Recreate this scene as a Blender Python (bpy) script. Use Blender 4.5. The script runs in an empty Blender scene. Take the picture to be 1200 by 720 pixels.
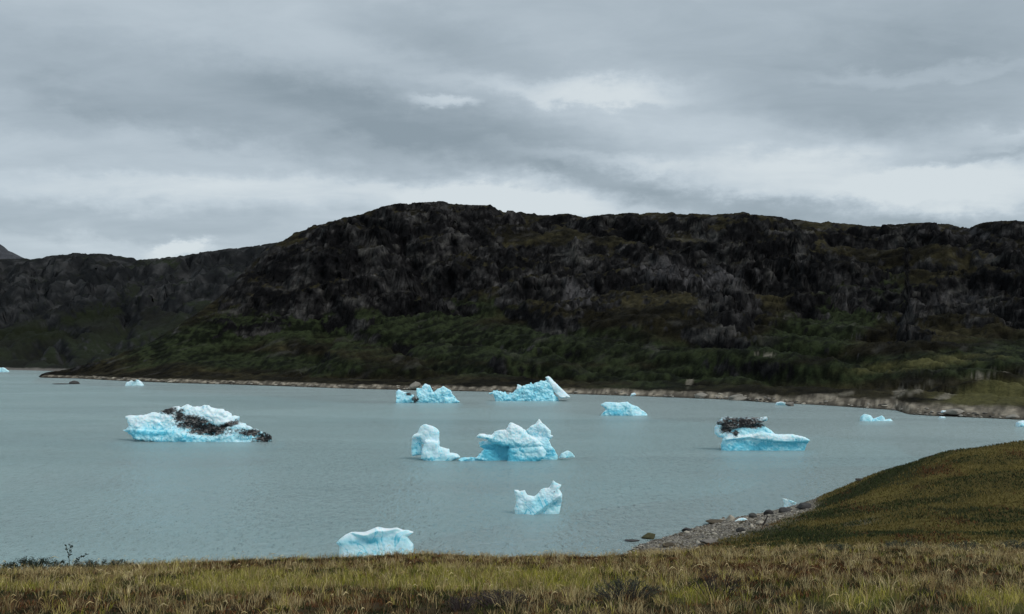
import bpy, math, random
import numpy as np
from math import radians, sin, cos, pi

S = bpy.context.scene
C = S.collection
rng = np.random.default_rng(7)
random.seed(7)

# ------------------------------------------------------------------ camera, sun, exposure
F = 1100.0            # focal length in pixels of the 1200 px wide photograph
HY = 418.0            # row of the horizon
EYE = 12.0            # eye height over the water, metres
cam_d = bpy.data.cameras.new('camera')
cam = bpy.data.objects.new('camera', cam_d); C.objects.link(cam)
cam_d.sensor_width = 36.0; cam_d.lens = F*36.0/1200.0
cam_d.shift_y = (HY-360.0)/1200.0
cam_d.clip_start = 0.1; cam_d.clip_end = 20000
cam.location = (0, 0, EYE); cam.rotation_euler = (radians(90), 0, 0)
S.camera = cam
S.view_settings.view_transform = 'Standard'
try: S.view_settings.look = 'None'
except Exception: pass
S.view_settings.exposure = 0.3; S.view_settings.gamma = 1.0

SUN_AZ, SUN_EL = radians(128), radians(50)      # azimuth clockwise from +Y (the viewing direction)
sd = bpy.data.lights.new('sun', 'SUN'); sd.energy = 1.5; sd.angle = radians(24); sd.color = (1.0, 0.97, 0.93)
sun = bpy.data.objects.new('sun', sd); C.objects.link(sun)
sun.location = (0, 0, 200)
sun.rotation_euler = (radians(90)-SUN_EL, 0, pi-SUN_AZ)

# ------------------------------------------------------------------ node maths helper
class X:
    def __init__(s, nt, sock): s.nt, s.s = nt, sock
    def _op(s, op, *a):
        n = s.nt.nodes.new('ShaderNodeMath'); n.operation = op
        for i, v in enumerate((s,)+a):
            if isinstance(v, X): s.nt.links.new(v.s, n.inputs[i])
            else: n.inputs[i].default_value = v
        return X(s.nt, n.outputs[0])
    def __add__(s, o): return s._op('ADD', o)
    def __radd__(s, o): return s._op('ADD', o)
    def __sub__(s, o): return s._op('SUBTRACT', o)
    def __mul__(s, o): return s._op('MULTIPLY', o)
    def __rmul__(s, o): return s._op('MULTIPLY', o)
    def __truediv__(s, o): return s._op('DIVIDE', o)
    def max(s, o): return s._op('MAXIMUM', o)
    def min(s, o): return s._op('MINIMUM', o)
    def exp(s): return s._op('EXPONENT')
    def atan2(s, o): return s._op('ARCTAN2', o)
    def asin(s): return s._op('ARCSINE')
    def clamp(s): return s.max(0.0).min(1.0)
    def ss(s, a, b):
        n = s.nt.nodes.new('ShaderNodeMapRange'); n.interpolation_type = 'SMOOTHSTEP'
        s.nt.links.new(s.s, n.inputs[0]); n.inputs[1].default_value = a; n.inputs[2].default_value = b
        return X(s.nt, n.outputs[0])
def vec(nt, x, y, z):
    n = nt.nodes.new('ShaderNodeCombineXYZ')
    for i, v in enumerate((x, y, z)):
        if isinstance(v, X): nt.links.new(v.s, n.inputs[i])
        else: n.inputs[i].default_value = v
    return n.outputs[0]
def noise_tex(nt, v, scale, detail=4, rough=0.5, dist=0.0):
    n = nt.nodes.new('ShaderNodeTexNoise'); n.inputs['Scale'].default_value = scale
    n.inputs['Detail'].default_value = detail; n.inputs['Roughness'].default_value = rough
    n.inputs['Distortion'].default_value = dist
    if v is not None: nt.links.new(v, n.inputs['Vector'])
    return X(nt, n.outputs['Fac'])
def mixc(nt, fac, a, b, blend='MIX'):
    n = nt.nodes.new('ShaderNodeMix'); n.data_type = 'RGBA'; n.blend_type = blend
    for k, v in ((0, fac), (6, a), (7, b)):
        if isinstance(v, X): nt.links.new(v.s, n.inputs[k])
        elif hasattr(v, 'links'): nt.links.new(v, n.inputs[k])
        elif k == 0: n.inputs[0].default_value = v
        else: n.inputs[k].default_value = (*v, 1)
    return n.outputs[2]
def lin(r, g, b):
    f = lambda c: (c/255/12.92 if c/255 <= 0.04045 else ((c/255+0.055)/1.055)**2.4)
    return (f(r), f(g), f(b))

# ------------------------------------------------------------------ world: overcast sky
W = bpy.data.worlds.new('World'); S.world = W; W.use_nodes = True
nt = W.node_tree; nt.nodes.clear()
SKY_K = 0.1
out = nt.nodes.new('ShaderNodeOutputWorld'); bg = nt.nodes.new('ShaderNodeBackground')
bg.inputs[1].default_value = SKY_K
nt.links.new(bg.outputs[0], out.inputs[0])
sky = nt.nodes.new('ShaderNodeTexSky'); sky.sky_type = 'NISHITA'; sky.sun_disc = False
sky.sun_elevation = SUN_EL; sky.sun_rotation = SUN_AZ
tc = nt.nodes.new('ShaderNodeTexCoord'); sep = nt.nodes.new('ShaderNodeSeparateXYZ')
nt.links.new(tc.outputs['Generated'], sep.inputs[0])
dx, dy, dz = (X(nt, sep.outputs[i]) for i in range(3))
AZ = dx.atan2(dy); EL = dz.asin()
# cloud-layer coordinates (a flat deck seen in perspective)
inv = (dz.max(0.0)+0.16)
cx_, cy_ = dx/inv, dy/inv
cv = vec(nt, cx_*0.7, cy_*1.0, 0.0)
big = noise_tex(nt, cv, 1.1, 5, 0.55, 0.3)
mid = noise_tex(nt, vec(nt, cx_*0.8+3.1, cy_*1.5+1.7, 0.5), 3.2, 7, 0.6, 0.5)
strk = noise_tex(nt, vec(nt, AZ*8.0, EL*24.0, 0.0), 1.0, 6, 0.6, 0.6)
w1 = noise_tex(nt, vec(nt, AZ*6.0, EL*9.0, 2.0), 1.0, 6, 0.62)-0.5
w2 = noise_tex(nt, vec(nt, AZ*6.0, EL*12.0, 7.0), 1.0, 7, 0.65)-0.5
w3 = noise_tex(nt, vec(nt, AZ*22.0, EL*40.0, 4.0), 1.0, 5, 0.6)-0.5
Aw = AZ+w1*0.10; Ew = EL+w2*0.065+w3*0.032
def px2ae(px, py):
    u, v = (px-600)/F, (HY-py)/F
    return math.atan(u), math.atan(v/math.hypot(1, u))
L = 0.60+(big-0.5)*0.40+(mid-0.5)*0.46+(strk-0.5)*0.20
#        px   py    half-length half-up half-down  tilt(deg, + falls to the right)  amount
CL = [(230, 128, 330, 62, 30, 8,  -0.34), (560, 158, 240, 46, 30, 10, -0.36), (700, 208, 90, 16, 14, 12, -0.24),
      (900, 246, 190, 15, 16, 9, -0.34), (1120, 268, 90, 12, 12, 0, -0.20), (1040, 120, 210, 60, 34, 4, -0.30), (1130, 182, 90, 14, 9, -3, -0.26),
      (520, 55, 130, 36, 24, 14, -0.20), (820, 20, 330, 40, 60, 3, -0.13), (1150, 40, 160, 60, 40, 0, -0.16),
      (100, 262, 230, 24, 20, 4, -0.17), (60, 60, 170, 40, 26, 0, 0.08), (30, 125, 90, 26, 26, 0, -0.20),
      (330, 222, 330, 16, 26, -2, 0.26), (620, 240, 120, 18, 26, 6, 0.40), (950, 205, 190, 26, 26, 4, 0.36), (1120, 232, 150, 30, 20, 0, 0.32),
      (525, 118, 42, 8, 9, 6, 0.46), (690, 108, 120, 18, 12, 6, 0.34), (690, 188, 110, 12, 12, 8, 0.26), (750, 150, 120, 50, 40, 0, 0.10),
      (1075, 85, 110, 10, 10, 2, 0.20), (1180, 165, 90, 8, 8, -4, 0.22), (210, 296, 26, 7, 12, -6, 0.36), (130, 297, 80, 14, 10, 0, 0.14)]
for px, py, hl, hu, hd, tilt, amp in CL:
    a0, e0 = px2ae(px, py); ct, st = cos(radians(tilt)), sin(radians(tilt))
    da, de = Aw-a0, Ew-e0
    s_ = da*ct-de*st; t_ = da*st+de*ct
    q = (s_/(hl/F)); up = t_.max(0.0)/(hu/F); dn = t_.min(0.0)/(hd/F)
    r2 = q*q+up*up+dn*dn; L = L+((r2*r2+r2*0.35)*-0.75).exp()*(amp*1.15)
L = L.clamp()
cr = nt.nodes.new('ShaderNodeValToRGB'); nt.links.new(L.s, cr.inputs[0])
def stop(r, pos, c, first=None):
    e = r.color_ramp.elements[first] if first is not None else r.color_ramp.elements.new(pos)
    e.position = pos; e.color = (*c, 1)
k = 1.0/SKY_K/1.23
stop(cr, 0.0, [v*k for v in lin(139, 153, 162)], 0)
stop(cr, 1.0, [v*k for v in lin(213, 222, 226)], 1)
stop(cr, 0.45, [v*k for v in lin(171, 184, 193)])
stop(cr, 0.75, [v*k for v in lin(192, 204, 212)])
cloudc = mixc(nt, 0.93, sky.outputs[0], cr.outputs[0])
nt.links.new(cloudc, bg.inputs[0])

# ------------------------------------------------------------------ numpy noise
def _hash(ix, iy, iz, seed):
    h = (ix.astype(np.uint32)*np.uint32(374761393)+iy.astype(np.uint32)*np.uint32(668265263)
         +iz.astype(np.uint32)*np.uint32(2147483647)+np.uint32((seed*144665+1013)&0xffffffff))
    h = (h^(h>>np.uint32(13)))*np.uint32(1274126177)
    h = (h^(h>>np.uint32(16)))*np.uint32(2246822519)
    return h^(h>>np.uint32(15))
def vnoise(x, y, z=None, seed=0):
    """gradient noise, about -1..1"""
    x = np.asarray(x, np.float64); y = np.asarray(y, np.float64)
    z = np.zeros_like(x) if z is None else np.asarray(z, np.float64)
    x, y, z = np.broadcast_arrays(x, y, z)
    fx, fy, fz = np.floor(x), np.floor(y), np.floor(z)
    ix, iy, iz = fx.astype(np.int64), fy.astype(np.int64), fz.astype(np.int64)
    x, y, z = x-fx, y-fy, z-fz
    u, v, w = (t*t*t*(t*(t*6-15)+10) for t in (x, y, z))
    r = 0
    for a in (0, 1):
        for b in (0, 1):
            for c in (0, 1):
                h = _hash(ix+a, iy+b, iz+c, seed)
                gx = ((h&np.uint32(1023)).astype(np.float64)/511.5-1)
                gy = (((h>>np.uint32(10))&np.uint32(1023)).astype(np.float64)/511.5-1)
                gz = (((h>>np.uint32(20))&np.uint32(1023)).astype(np.float64)/511.5-1)
                r = r+(u if a else 1-u)*(v if b else 1-v)*(w if c else 1-w)*(gx*(x-a)+gy*(y-b)+gz*(z-c))
    return r*1.6
def fbm(x, y, z=None, o=4, seed=0, gain=0.5):
    r = 0; a = 1; n = 0
    for i in range(o):
        f = 2.03**i
        r = r+a*vnoise(np.asarray(x)*f, np.asarray(y)*f, None if z is None else np.asarray(z)*f, seed+i*17); n += a; a *= gain
    return r/n
def ridged(x, y, z=None, o=4, seed=0, gain=0.5):
    r = 0; a = 1; n = 0
    for i in range(o):
        f = 2.03**i
        r = r+a*(1-np.abs(vnoise(np.asarray(x)*f, np.asarray(y)*f, None if z is None else np.asarray(z)*f, seed+i*17))*1.6); n += a; a *= gain
    return r/n
def worley(x, y, seed=0):
    """nearest-cell distance, offset to its centre and three random numbers of the cell"""
    fx, fy = np.floor(x), np.floor(y); best = np.full(x.shape, 1e9); ox = np.zeros(x.shape); oy = np.zeros(x.shape); hh = np.zeros(x.shape, np.uint32)
    for a in (-1, 0, 1):
        for b in (-1, 0, 1):
            ix, iy = (fx+a).astype(np.int64), (fy+b).astype(np.int64); h = _hash(ix, iy, ix*0, seed)
            px, py = fx+a+(h&np.uint32(1023))/1023.0, fy+b+((h>>np.uint32(10))&np.uint32(1023))/1023.0
            d = (x-px)**2+(y-py)**2; m = d < best
            best = np.where(m, d, best); ox = np.where(m, x-px, ox); oy = np.where(m, y-py, oy); hh = np.where(m, h, hh)
    r = lambda k: (((hh*np.uint32(2654435761+k*2))>>np.uint32(8))&np.uint32(4095))/4095.0-0.5
    return np.sqrt(best), ox, oy, r(1), r(7), r(23)
def sst(a, b, v):
    t = np.clip((v-a)/(b-a), 0, 1); return t*t*(3-2*t)
def mix3(a, b, m): return a*(1-m[..., None])+np.asarray(b)*m[..., None]
def at(px, py, d): return ((px-600)/F*d, d, EYE-(py-HY)/F*d)
def shore_d(py): return EYE*F/(py-HY)

# ------------------------------------------------------------------ object helpers
def tag(o, label=None, cat=None, group=None, kind=None):
    if label: o['label'] = label
    if cat: o['category'] = cat
    if group: o['group'] = group
    if kind: o['kind'] = kind
    return o
def empty(name, loc, label, cat, group=None, rz=0.0):
    o = bpy.data.objects.new(name, None); C.objects.link(o); o.location = loc; o.rotation_euler = (0, 0, rz)
    o.empty_display_size = 0.2
    return tag(o, label, cat, group)
def mesh_np(name, V, Q=None, T=None, cols=None, smooth=True, attrs=None):
    """mesh from arrays: quads Q (n,4), triangles T (n,3), colour per vertex"""
    me = bpy.data.meshes.new(name)
    nq = 0 if Q is None else len(Q); ntri = 0 if T is None else len(T)
    loops = np.concatenate([np.asarray(Q).ravel() if nq else np.zeros(0, int), np.asarray(T).ravel() if ntri else np.zeros(0, int)]).astype(np.int32)
    starts = np.concatenate([np.arange(nq)*4, nq*4+np.arange(ntri)*3]).astype(np.int32)
    me.vertices.add(len(V)); me.vertices.foreach_set('co', np.asarray(V, np.float32).ravel())
    me.loops.add(len(loops)); me.loops.foreach_set('vertex_index', loops)
    me.polygons.add(nq+ntri); me.polygons.foreach_set('loop_start', starts)
    me.update(calc_edges=True)
    if smooth: me.polygons.foreach_set('use_smooth', np.ones(nq+ntri, bool))
    if cols is not None:
        a = me.color_attributes.new('tint', 'FLOAT_COLOR', 'POINT')
        c4 = np.ones((len(V), 4), np.float32); c4[:, :3] = cols
        a.data.foreach_set('color', c4.ravel())
    for nme, arr in (attrs or {}).items():
        a = me.attributes.new(nme, 'FLOAT', 'POINT'); a.data.foreach_set('value', np.asarray(arr, np.float32))
    me.update(); me.validate()
    return me
def link(name, me, mat=None, parent=None, loc=None):
    o = bpy.data.objects.new(name, me); C.objects.link(o)
    if mat and not me.materials: me.materials.append(mat)
    if parent: o.parent = parent
    if loc is not None: o.location = loc
    return o
def grid_quads(r, c):
    i = np.arange((r-1)*(c-1)); a = (i//(c-1))*c+i%(c-1)
    return np.stack([a, a+1, a+c+1, a+c], 1)
def tube(pts, radii, n=6):
    """tapered tube along points -> V, Q"""
    pts = np.asarray(pts, float); V = []; Q = []
    for i, p in enumerate(pts):
        d = pts[min(i+1, len(pts)-1)]-pts[max(i-1, 0)]; d /= np.linalg.norm(d)+1e-9
        a = np.cross(d, (0.3, 1, 0.1)); a /= np.linalg.norm(a)+1e-9; b = np.cross(d, a)
        for kk in range(n):
            t = 2*pi*kk/n; V.append(p+radii[i]*(cos(t)*a+sin(t)*b))
    for i in range(len(pts)-1):
        for kk in range(n):
            Q.append((i*n+kk, i*n+(kk+1)%n, (i+1)*n+(kk+1)%n, (i+1)*n+kk))
    return np.array(V), np.array(Q)
class Acc:
    def __init__(s): s.V, s.Q, s.T, s.c, s.n = [], [], [], [], 0
    def add(s, V, Q=None, T=None, col=None):
        V = np.asarray(V, float); s.V.append(V)
        if Q is not None and len(Q): s.Q.append(np.asarray(Q)+s.n)
        if T is not None and len(T): s.T.append(np.asarray(T)+s.n)
        c = np.ones((len(V), 3))*(1 if col is None else np.asarray(col)); s.c.append(c); s.n += len(V)
    def mesh(s, name, smooth=True):
        return mesh_np(name, np.concatenate(s.V), np.concatenate(s.Q) if s.Q else None, np.concatenate(s.T) if s.T else None, np.concatenate(s.c), smooth)

# ------------------------------------------------------------------ materials
def mat_tint(name, rough=0.9, nscale=None, namp=0.35, bump=0.0, bscale=1.0, transl=0.0, spec=0.2):
    m = bpy.data.materials.new(name); m.use_nodes = True; t = m.node_tree
    p = t.nodes['Principled BSDF']; p.inputs['Roughness'].default_value = rough
    p.inputs['Specular IOR Level'].default_value = spec
    a = t.nodes.new('ShaderNodeAttribute'); a.attribute_name = 'tint'
    col = a.outputs['Color']
    g = t.nodes.new('ShaderNodeNewGeometry')
    if nscale:
        f = noise_tex(t, g.outputs['Position'], nscale, 6, 0.65)
        f2 = noise_tex(t, g.outputs['Position'], nscale*0.23, 4, 0.6)
        v = (f-0.5)*(namp*2.6)+(f2-0.5)*(namp*1.4)+1.0
        vm = t.nodes.new('ShaderNodeVectorMath'); vm.operation = 'SCALE'
        t.links.new(col, vm.inputs[0]); t.links.new(v.max(0.15).s, vm.inputs['Scale']); col = vm.outputs[0]
    t.links.new(col, p.inputs['Base Color'])
    if bump:
        b = t.nodes.new('ShaderNodeBump'); b.inputs['Strength'].default_value = 1.0; b.inputs['Distance'].default_value = bump
        h = noise_tex(t, g.outputs['Position'], bscale, 8, 0.6)
        t.links.new(h.s, b.inputs['Height']); t.links.new(b.outputs[0], p.inputs['Normal'])
    if transl:
        tr = t.nodes.new('ShaderNodeBsdfTranslucent'); t.links.new(col, tr.inputs[0])
        mx = t.nodes.new('ShaderNodeMixShader'); mx.inputs[0].default_value = transl
        t.links.new(p.outputs[0], mx.inputs[1]); t.links.new(tr.outputs[0], mx.inputs[2])
        t.links.new(mx.outputs[0], t.nodes['Material Output'].inputs[0])
    return m
M_HILL = mat_tint('hillside rock and heath', 0.95, 0.7, 0.6, 1.3, 0.4, spec=0.05)
M_FAR = mat_tint('far rock', 0.95, 0.22, 0.4, 1.6, 0.15, spec=0.05)
M_GROUND = mat_tint('heath ground', 0.95, 5.0, 0.45, 0.06, 6.0, spec=0.05)
M_ROCK = mat_tint('shore stone', 0.8, 5.0, 0.45, 0.05, 7.0)
M_GRASS = mat_tint('grass', 0.8, transl=0.35, spec=0.1)
M_TWIG = mat_tint('twig bark', 0.9)

def ice_material():
    m = bpy.data.materials.new('glacier ice'); m.use_nodes = True; t = m.node_tree
    p = t.nodes['Principled BSDF']
    g = t.nodes.new('ShaderNodeNewGeometry')
    tc = t.nodes.new('ShaderNodeTexCoord'); P = tc.outputs['Object']
    def attr(n):
        a = t.nodes.new('ShaderNodeAttribute'); a.attribute_name = n; return X(t, a.outputs['Fac'])
    n1 = noise_tex(t, P, 1.3, 6, 0.6); n2 = noise_tex(t, P, 5.0, 6, 0.65); n3 = noise_tex(t, P, 2.4, 8, 0.75, 0.6)
    n4 = noise_tex(t, P, 0.55, 3, 0.55, 0.8)-0.5
    crack = n4.max(n4*-1.0).ss(0.0, 0.022)
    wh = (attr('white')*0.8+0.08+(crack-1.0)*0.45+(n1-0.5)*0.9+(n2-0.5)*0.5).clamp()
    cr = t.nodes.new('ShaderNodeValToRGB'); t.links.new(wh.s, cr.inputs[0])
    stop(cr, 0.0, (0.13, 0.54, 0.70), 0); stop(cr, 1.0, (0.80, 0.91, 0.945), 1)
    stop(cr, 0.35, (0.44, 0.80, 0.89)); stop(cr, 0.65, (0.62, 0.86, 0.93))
    spp = t.nodes.new('ShaderNodeSeparateXYZ'); t.links.new(P, spp.inputs[0]); ox_, oy_, oz_ = (X(t, spp.outputs[i]) for i in range(3))
    st_ = noise_tex(t, vec(t, ox_*0.5+oz_*0.6, oy_*0.7, oz_*1.5), 1.3, 6, 0.65, 1.2)
    d = attr('dirt_shade')
    dm = (d*1.85+(n3-0.5)*3.4+(st_-0.5)*2.2-0.60).ss(0.0, 0.85)*d.ss(0.03, 0.25)
    dcol = mixc(t, (st_*0.6+n2*0.4).ss(0.48, 0.64), (0.014, 0.014, 0.015), (0.26, 0.24, 0.225))
    col = mixc(t, dm, cr.outputs[0], dcol)
    t.links.new(col, p.inputs['Base Color'])
    p.inputs['Roughness'].default_value = 0.35; p.inputs['IOR'].default_value = 1.31
    p.inputs['Specular IOR Level'].default_value = 0.3
    sw = (dm*-0.3)+0.3
    t.links.new(sw.s, p.inputs['Subsurface Weight'])
    p.inputs['Subsurface Radius'].default_value = (0.35, 0.8, 1.0); p.inputs['Subsurface Scale'].default_value = 0.5
    b = t.nodes.new('ShaderNodeBump'); b.inputs['Distance'].default_value = 0.06
    h = n2*0.6+noise_tex(t, P, 14.0, 4, 0.6)*0.25+n1
    t.links.new(h.s, b.inputs['Height']); t.links.new(b.outputs[0], p.inputs['Normal'])
    return m
M_ICE = ice_material()

def water_material():
    m = bpy.data.materials.new('milky fjord water'); m.use_nodes = True; t = m.node_tree; t.nodes.clear()
    o = t.nodes.new('ShaderNodeOutputMaterial'); g = t.nodes.new('ShaderNodeNewGeometry')
    sp = t.nodes.new('ShaderNodeSeparateXYZ'); t.links.new(g.outputs['Position'], sp.inputs[0])
    x, y = X(t, sp.outputs[0]), X(t, sp.outputs[1])
    rip = noise_tex(t, vec(t, x*0.75+y*0.12, y*1.0, 0.0), 1.7, 5, 0.62, 0.3)
    swl = noise_tex(t, vec(t, x*0.5, y*0.9, 3.0), 0.35, 3, 0.5)
    fin = noise_tex(t, vec(t, x, y*1.1, 8.0), 6.0, 3, 0.6)
    gust = noise_tex(t, vec(t, x*0.35, y*1.0, 5.0), 0.035, 4, 0.55, 0.8)
    amp = gust.ss(0.3, 0.7)*1.0+0.55
    chop = noise_tex(t, vec(t, x*1.1, y*0.55, 11.0), 1.5, 3, 0.55, 0.4)
    h = (rip*0.30+swl*0.35+chop.ss(0.35, 0.75)*0.42+fin*0.05)*amp
    b = t.nodes.new('ShaderNodeBump'); b.inputs['Distance'].default_value = 1.9
    t.links.new(h.s, b.inputs['Height'])
    fr = t.nodes.new('ShaderNodeFresnel'); fr.inputs[0].default_value = 1.33; t.links.new(b.outputs[0], fr.inputs['Normal'])
    gl = t.nodes.new('ShaderNodeBsdfGlossy'); gl.inputs['Roughness'].default_value = 0.16; t.links.new(b.outputs[0], gl.inputs['Normal'])
    gl.inputs[0].default_value = (0.95, 0.97, 0.98, 1)
    df = t.nodes.new('ShaderNodeBsdfDiffuse'); silt = noise_tex(t, vec(t, x*0.4+y*0.1, y*1.0, 9.0), 0.022, 5, 0.6, 1.0).ss(0.32, 0.68)
    t.links.new(mixc(t, silt, (0.37, 0.475, 0.475), (0.45, 0.565, 0.56)), df.inputs[0])
    tr = t.nodes.new('ShaderNodeBsdfTransparent'); tr.inputs[0].default_value = (0.55, 0.85, 0.88, 1)
    m1 = t.nodes.new('ShaderNodeMixShader'); m1.inputs[0].default_value = 0.58
    t.links.new(tr.outputs[0], m1.inputs[1]); t.links.new(df.outputs[0], m1.inputs[2])
    m2 = t.nodes.new('ShaderNodeMixShader')
    t.links.new(fr.outputs[0], m2.inputs[0]); t.links.new(m1.outputs[0], m2.inputs[1]); t.links.new(gl.outputs[0], m2.inputs[2])
    t.links.new(m2.outputs[0], o.inputs[0])
    return m

# ------------------------------------------------------------------ water and lake bed
def plane(name, x0, x1, y0, y1, z, mat, col=None):
    me = mesh_np(name, [(x0, y0, z), (x1, y0, z), (x1, y1, z), (x0, y1, z)], [(0, 1, 2, 3)], cols=None if col is None else np.array([col]*4))
    return tag(link(name, me, mat), kind='structure')
plane('water', -6000, 6000, 20, 6000, 0.0, water_material())
plane('lake_bed', -7000, 7000, -3000, 7000, -3.2, M_FAR, (0.46, 0.58, 0.575))

# ------------------------------------------------------------------ mountains (solid terrain sheets built in plan around the fjord)
def interp(tab, x):
    t = np.array(tab, float); return np.interp(x, t[:, 0], t[:, 1])
def smooth1(a, n):
    k_ = np.hanning(n+2)[1:-1]; k_ /= k_.sum(); return np.convolve(np.pad(a, n//2, mode='edge'), k_, 'valid')[:len(a)]
def normals(P):
    du = np.gradient(P, axis=1); dv = np.gradient(P, axis=0)
    n = np.cross(du, dv); n /= np.linalg.norm(n, axis=2, keepdims=True)+1e-9
    return n*np.sign(n[..., 2:3]+1e-9)

def blob(PX, PY, cx, cy, rx, ry, tilt=0.0):
    ct, st = cos(radians(tilt)), sin(radians(tilt)); a, b = PX-cx, PY-cy
    return np.exp(-(((a*ct+b*st)/rx)**2+((-a*st+b*ct)/ry)**2))

def mountain(name, cols, rows, shore, crest, dist, seed, cliff, amp, mat, colour, bank=1.6, back=0.35, taper=None, rocks=(), soft=()):
    px = cols
    ds = smooth1(interp(shore, px), 9); dc = np.maximum(smooth1(interp(dist, px), 31), ds+14)
    cpy = interp(crest, px)
    zc = EYE-(cpy-HY)/F*dc
    zc = np.maximum(zc, 1.2)
    t = np.concatenate([[-0.10, -0.03], np.linspace(0, 1, rows), 1+np.linspace(0.02, back, 14)])
    def shape(T):
        PX = np.broadcast_to(px, T.shape)
        DS, DC, ZC = (np.broadcast_to(a, T.shape) for a in (ds, dc, zc))
        D = DS+(DC-DS)*T
        XX = (PX-600)/F*D
        Tc = np.clip(T, 0, 1)
        tcn = cliff[1]+0.10*fbm(XX/170, D/400, o=3, seed=seed+3)
        c = cliff[0]*(0.55+0.9*sst(-0.4, 0.4, fbm(XX/220, D*0+1.3, o=2, seed=seed+4)))
        wdt = cliff[2]
        s0 = sst(0, 1, 0*T); g = Tc**1.25*(1-c)+c*(sst(tcn-wdt, tcn+wdt, Tc)-sst(tcn-wdt, tcn+wdt, 0*Tc))/(sst(tcn-wdt, tcn+wdt, 0*Tc+1)-sst(tcn-wdt, tcn+wdt, 0*Tc)+1e-9)
        Z = ZC*g
        win = sst(0.0, 0.16, Tc)*(1-0.88*sst(0.88, 1.0, Tc))*np.clip(ZC/90, 0.08, 1.3)
        PYb = HY+(EYE-Z)/D*F
        rb = 0.55*(sst(tcn-0.26, tcn-0.02, Tc)-0.5)
        for a in rocks: rb = np.maximum(rb, a[5]*blob(PX, PYb, *a[:5])-0.15)
        for a in soft: rb = rb-a[5]*blob(PX, PYb, *a[:5])
        rockm = sst(-0.12, 0.30, 0.75*fbm(XX/75, D/110, o=5, seed=seed+7, gain=0.6)+rb)
        wx = XX+14*fbm(XX/60, D/80, o=2, seed=seed+51); wy = D+14*fbm(XX/60+9, D/80, o=2, seed=seed+52)
        Z = Z+win*amp*(9.0*fbm(wx/150, wy/190, o=3, seed=seed)-7.0*(ridged(wx/120, wy/420, o=3, seed=seed+41)-0.5)
                       +8.0*rockm*(ridged(wx/46, wy/58, o=5, seed=seed+1)-0.45)+2.6*(ridged(wx/15, wy/22, o=4, seed=seed+2)-0.4)*(0.30+rockm))
        # broken ledges of dipping strata
        bh = 27.0*amp; q = (Z-0.10*XX)/bh+1.7*fbm(XX/95, D/120, o=3, seed=seed+8); fr = q-np.floor(q)
        Z = Z+win*bh*0.36*sst(0.18, 0.45, Tc)*(0.2+0.8*rockm)*(sst(0.45, 0.85, fr)-fr)
        gl_ = ridged((XX+0.7*D)/95, (D-0.7*XX)/330, o=3, seed=seed+42); Z = Z-win*amp*9.0*sst(0.62, 0.95, gl_)
        lm = rockm*sst(-0.2, 0.35, fbm(XX/50, D/60, o=2, seed=seed+53))
        hst = 9.0*amp; q = (Z+0.16*XX)/hst+2.2*fbm(XX/55, D/70, o=4, seed=seed+9)
        fr = q-np.floor(q); Z = Z+win*hst*0.55*sst(0.12, 0.3, Tc)*lm*(sst(0.25, 0.8, fr)-fr)
        hs2 = 3.1*amp; q = (Z-0.12*XX)/hs2+2.4*fbm(XX/20, D/26, o=4, seed=seed+19)
        fr = q-np.floor(q); Z = Z+win*hs2*0.62*(0.32+rockm)*(sst(0.3, 0.8, fr)-fr)
        Z = Z+amp*(1-rockm)*win**0.5*(1.5*fbm(wx/13, wy/17, o=3, seed=seed+71)+0.9*fbm(XX/4.0, D/5.5, o=2, seed=seed+72))
        Z = Z+amp*(0.25+0.75*rockm)*1.7*win**0.5*(ridged(wx/5.5, D/7, o=3, seed=seed+11)-0.5)
        th_ = 0.22+0.35*fbm(XX/160, D/200, o=2, seed=seed+90); ct2, st2 = np.cos(th_), np.sin(th_)
        sa, sb = (XX*ct2+Z*st2), (-XX*st2+Z*ct2)
        strata = fbm(sa/26, sb/3.4, D/60, o=4, seed=seed+91, gain=0.6)
        Z = Z+win*amp*1.6*strata
        # jointed blocks: each cell of rock stands at its own height with its own tilt
        blk = 0
        for sx, sy, am, sd_ in ((23, 34, 2.2, 61), (9.5, 13, 1.1, 62), (4.2, 6.0, 0.7, 63)):
            q1 = fbm(XX/sx, D/sy, o=2, seed=seed+sd_); q2 = fbm(XX/sx+7, D/sy, o=2, seed=seed+sd_+5)
            F1, ox, oy, r1, r2, r3 = worley(wx/sx+0.5*q1+0.25*D/sy, wy/sy+0.5*q2, seed+sd_)
            Z = Z+win*amp*am*(0.06+rockm)*(0.9*r1+1.3*ox*r2+1.1*oy*(0.4+r3)-0.5*F1)
            blk = blk+r1*(0.6 if sx > 10 else 0.9)
        # crest bumps
        Z = Z+amp*sst(0.85, 1.0, Tc)*(1.0*fbm(XX/16, D*0, o=4, seed=seed+12)+2.2*np.maximum(ridged(XX/19, D*0+seed, o=3, seed=seed+13)-0.72, 0)/0.28)
        lim_ = EYE+(ZC-EYE)/DC*D+0.9+1.0*amp*(fbm(XX/24, D*0+3, o=5, seed=seed+81, gain=0.65)+0.6*(ridged(XX/9, D/30, o=3, seed=seed+83)-0.6))
        Z = np.where(T > 0.5, np.minimum(Z, lim_), Z)
        # back side
        bk = np.clip((T-1)/back, 0, 1); Z = Z-ZC*0.28*bk**1.2*(1+0.0*T)
        # the stony bank
        inl = (D-DS)
        Z = np.where(inl > 4, np.maximum(Z, 0.25), Z)
        bz = bank*sst(0, 7.0, inl)*(0.75+0.5*fbm(XX/9, D/9, o=3, seed=seed+14))+0.55*sst(0, 8, inl)*(ridged(XX/4.5, D/3.5, o=3, seed=seed+15)-0.5)
        Z = np.where(T < 0, -3.0*np.abs(T)/0.1-0.2, Z+bz)
        if taper is not None: Z = Z*taper(PX)-4*(1-taper(PX))
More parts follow.
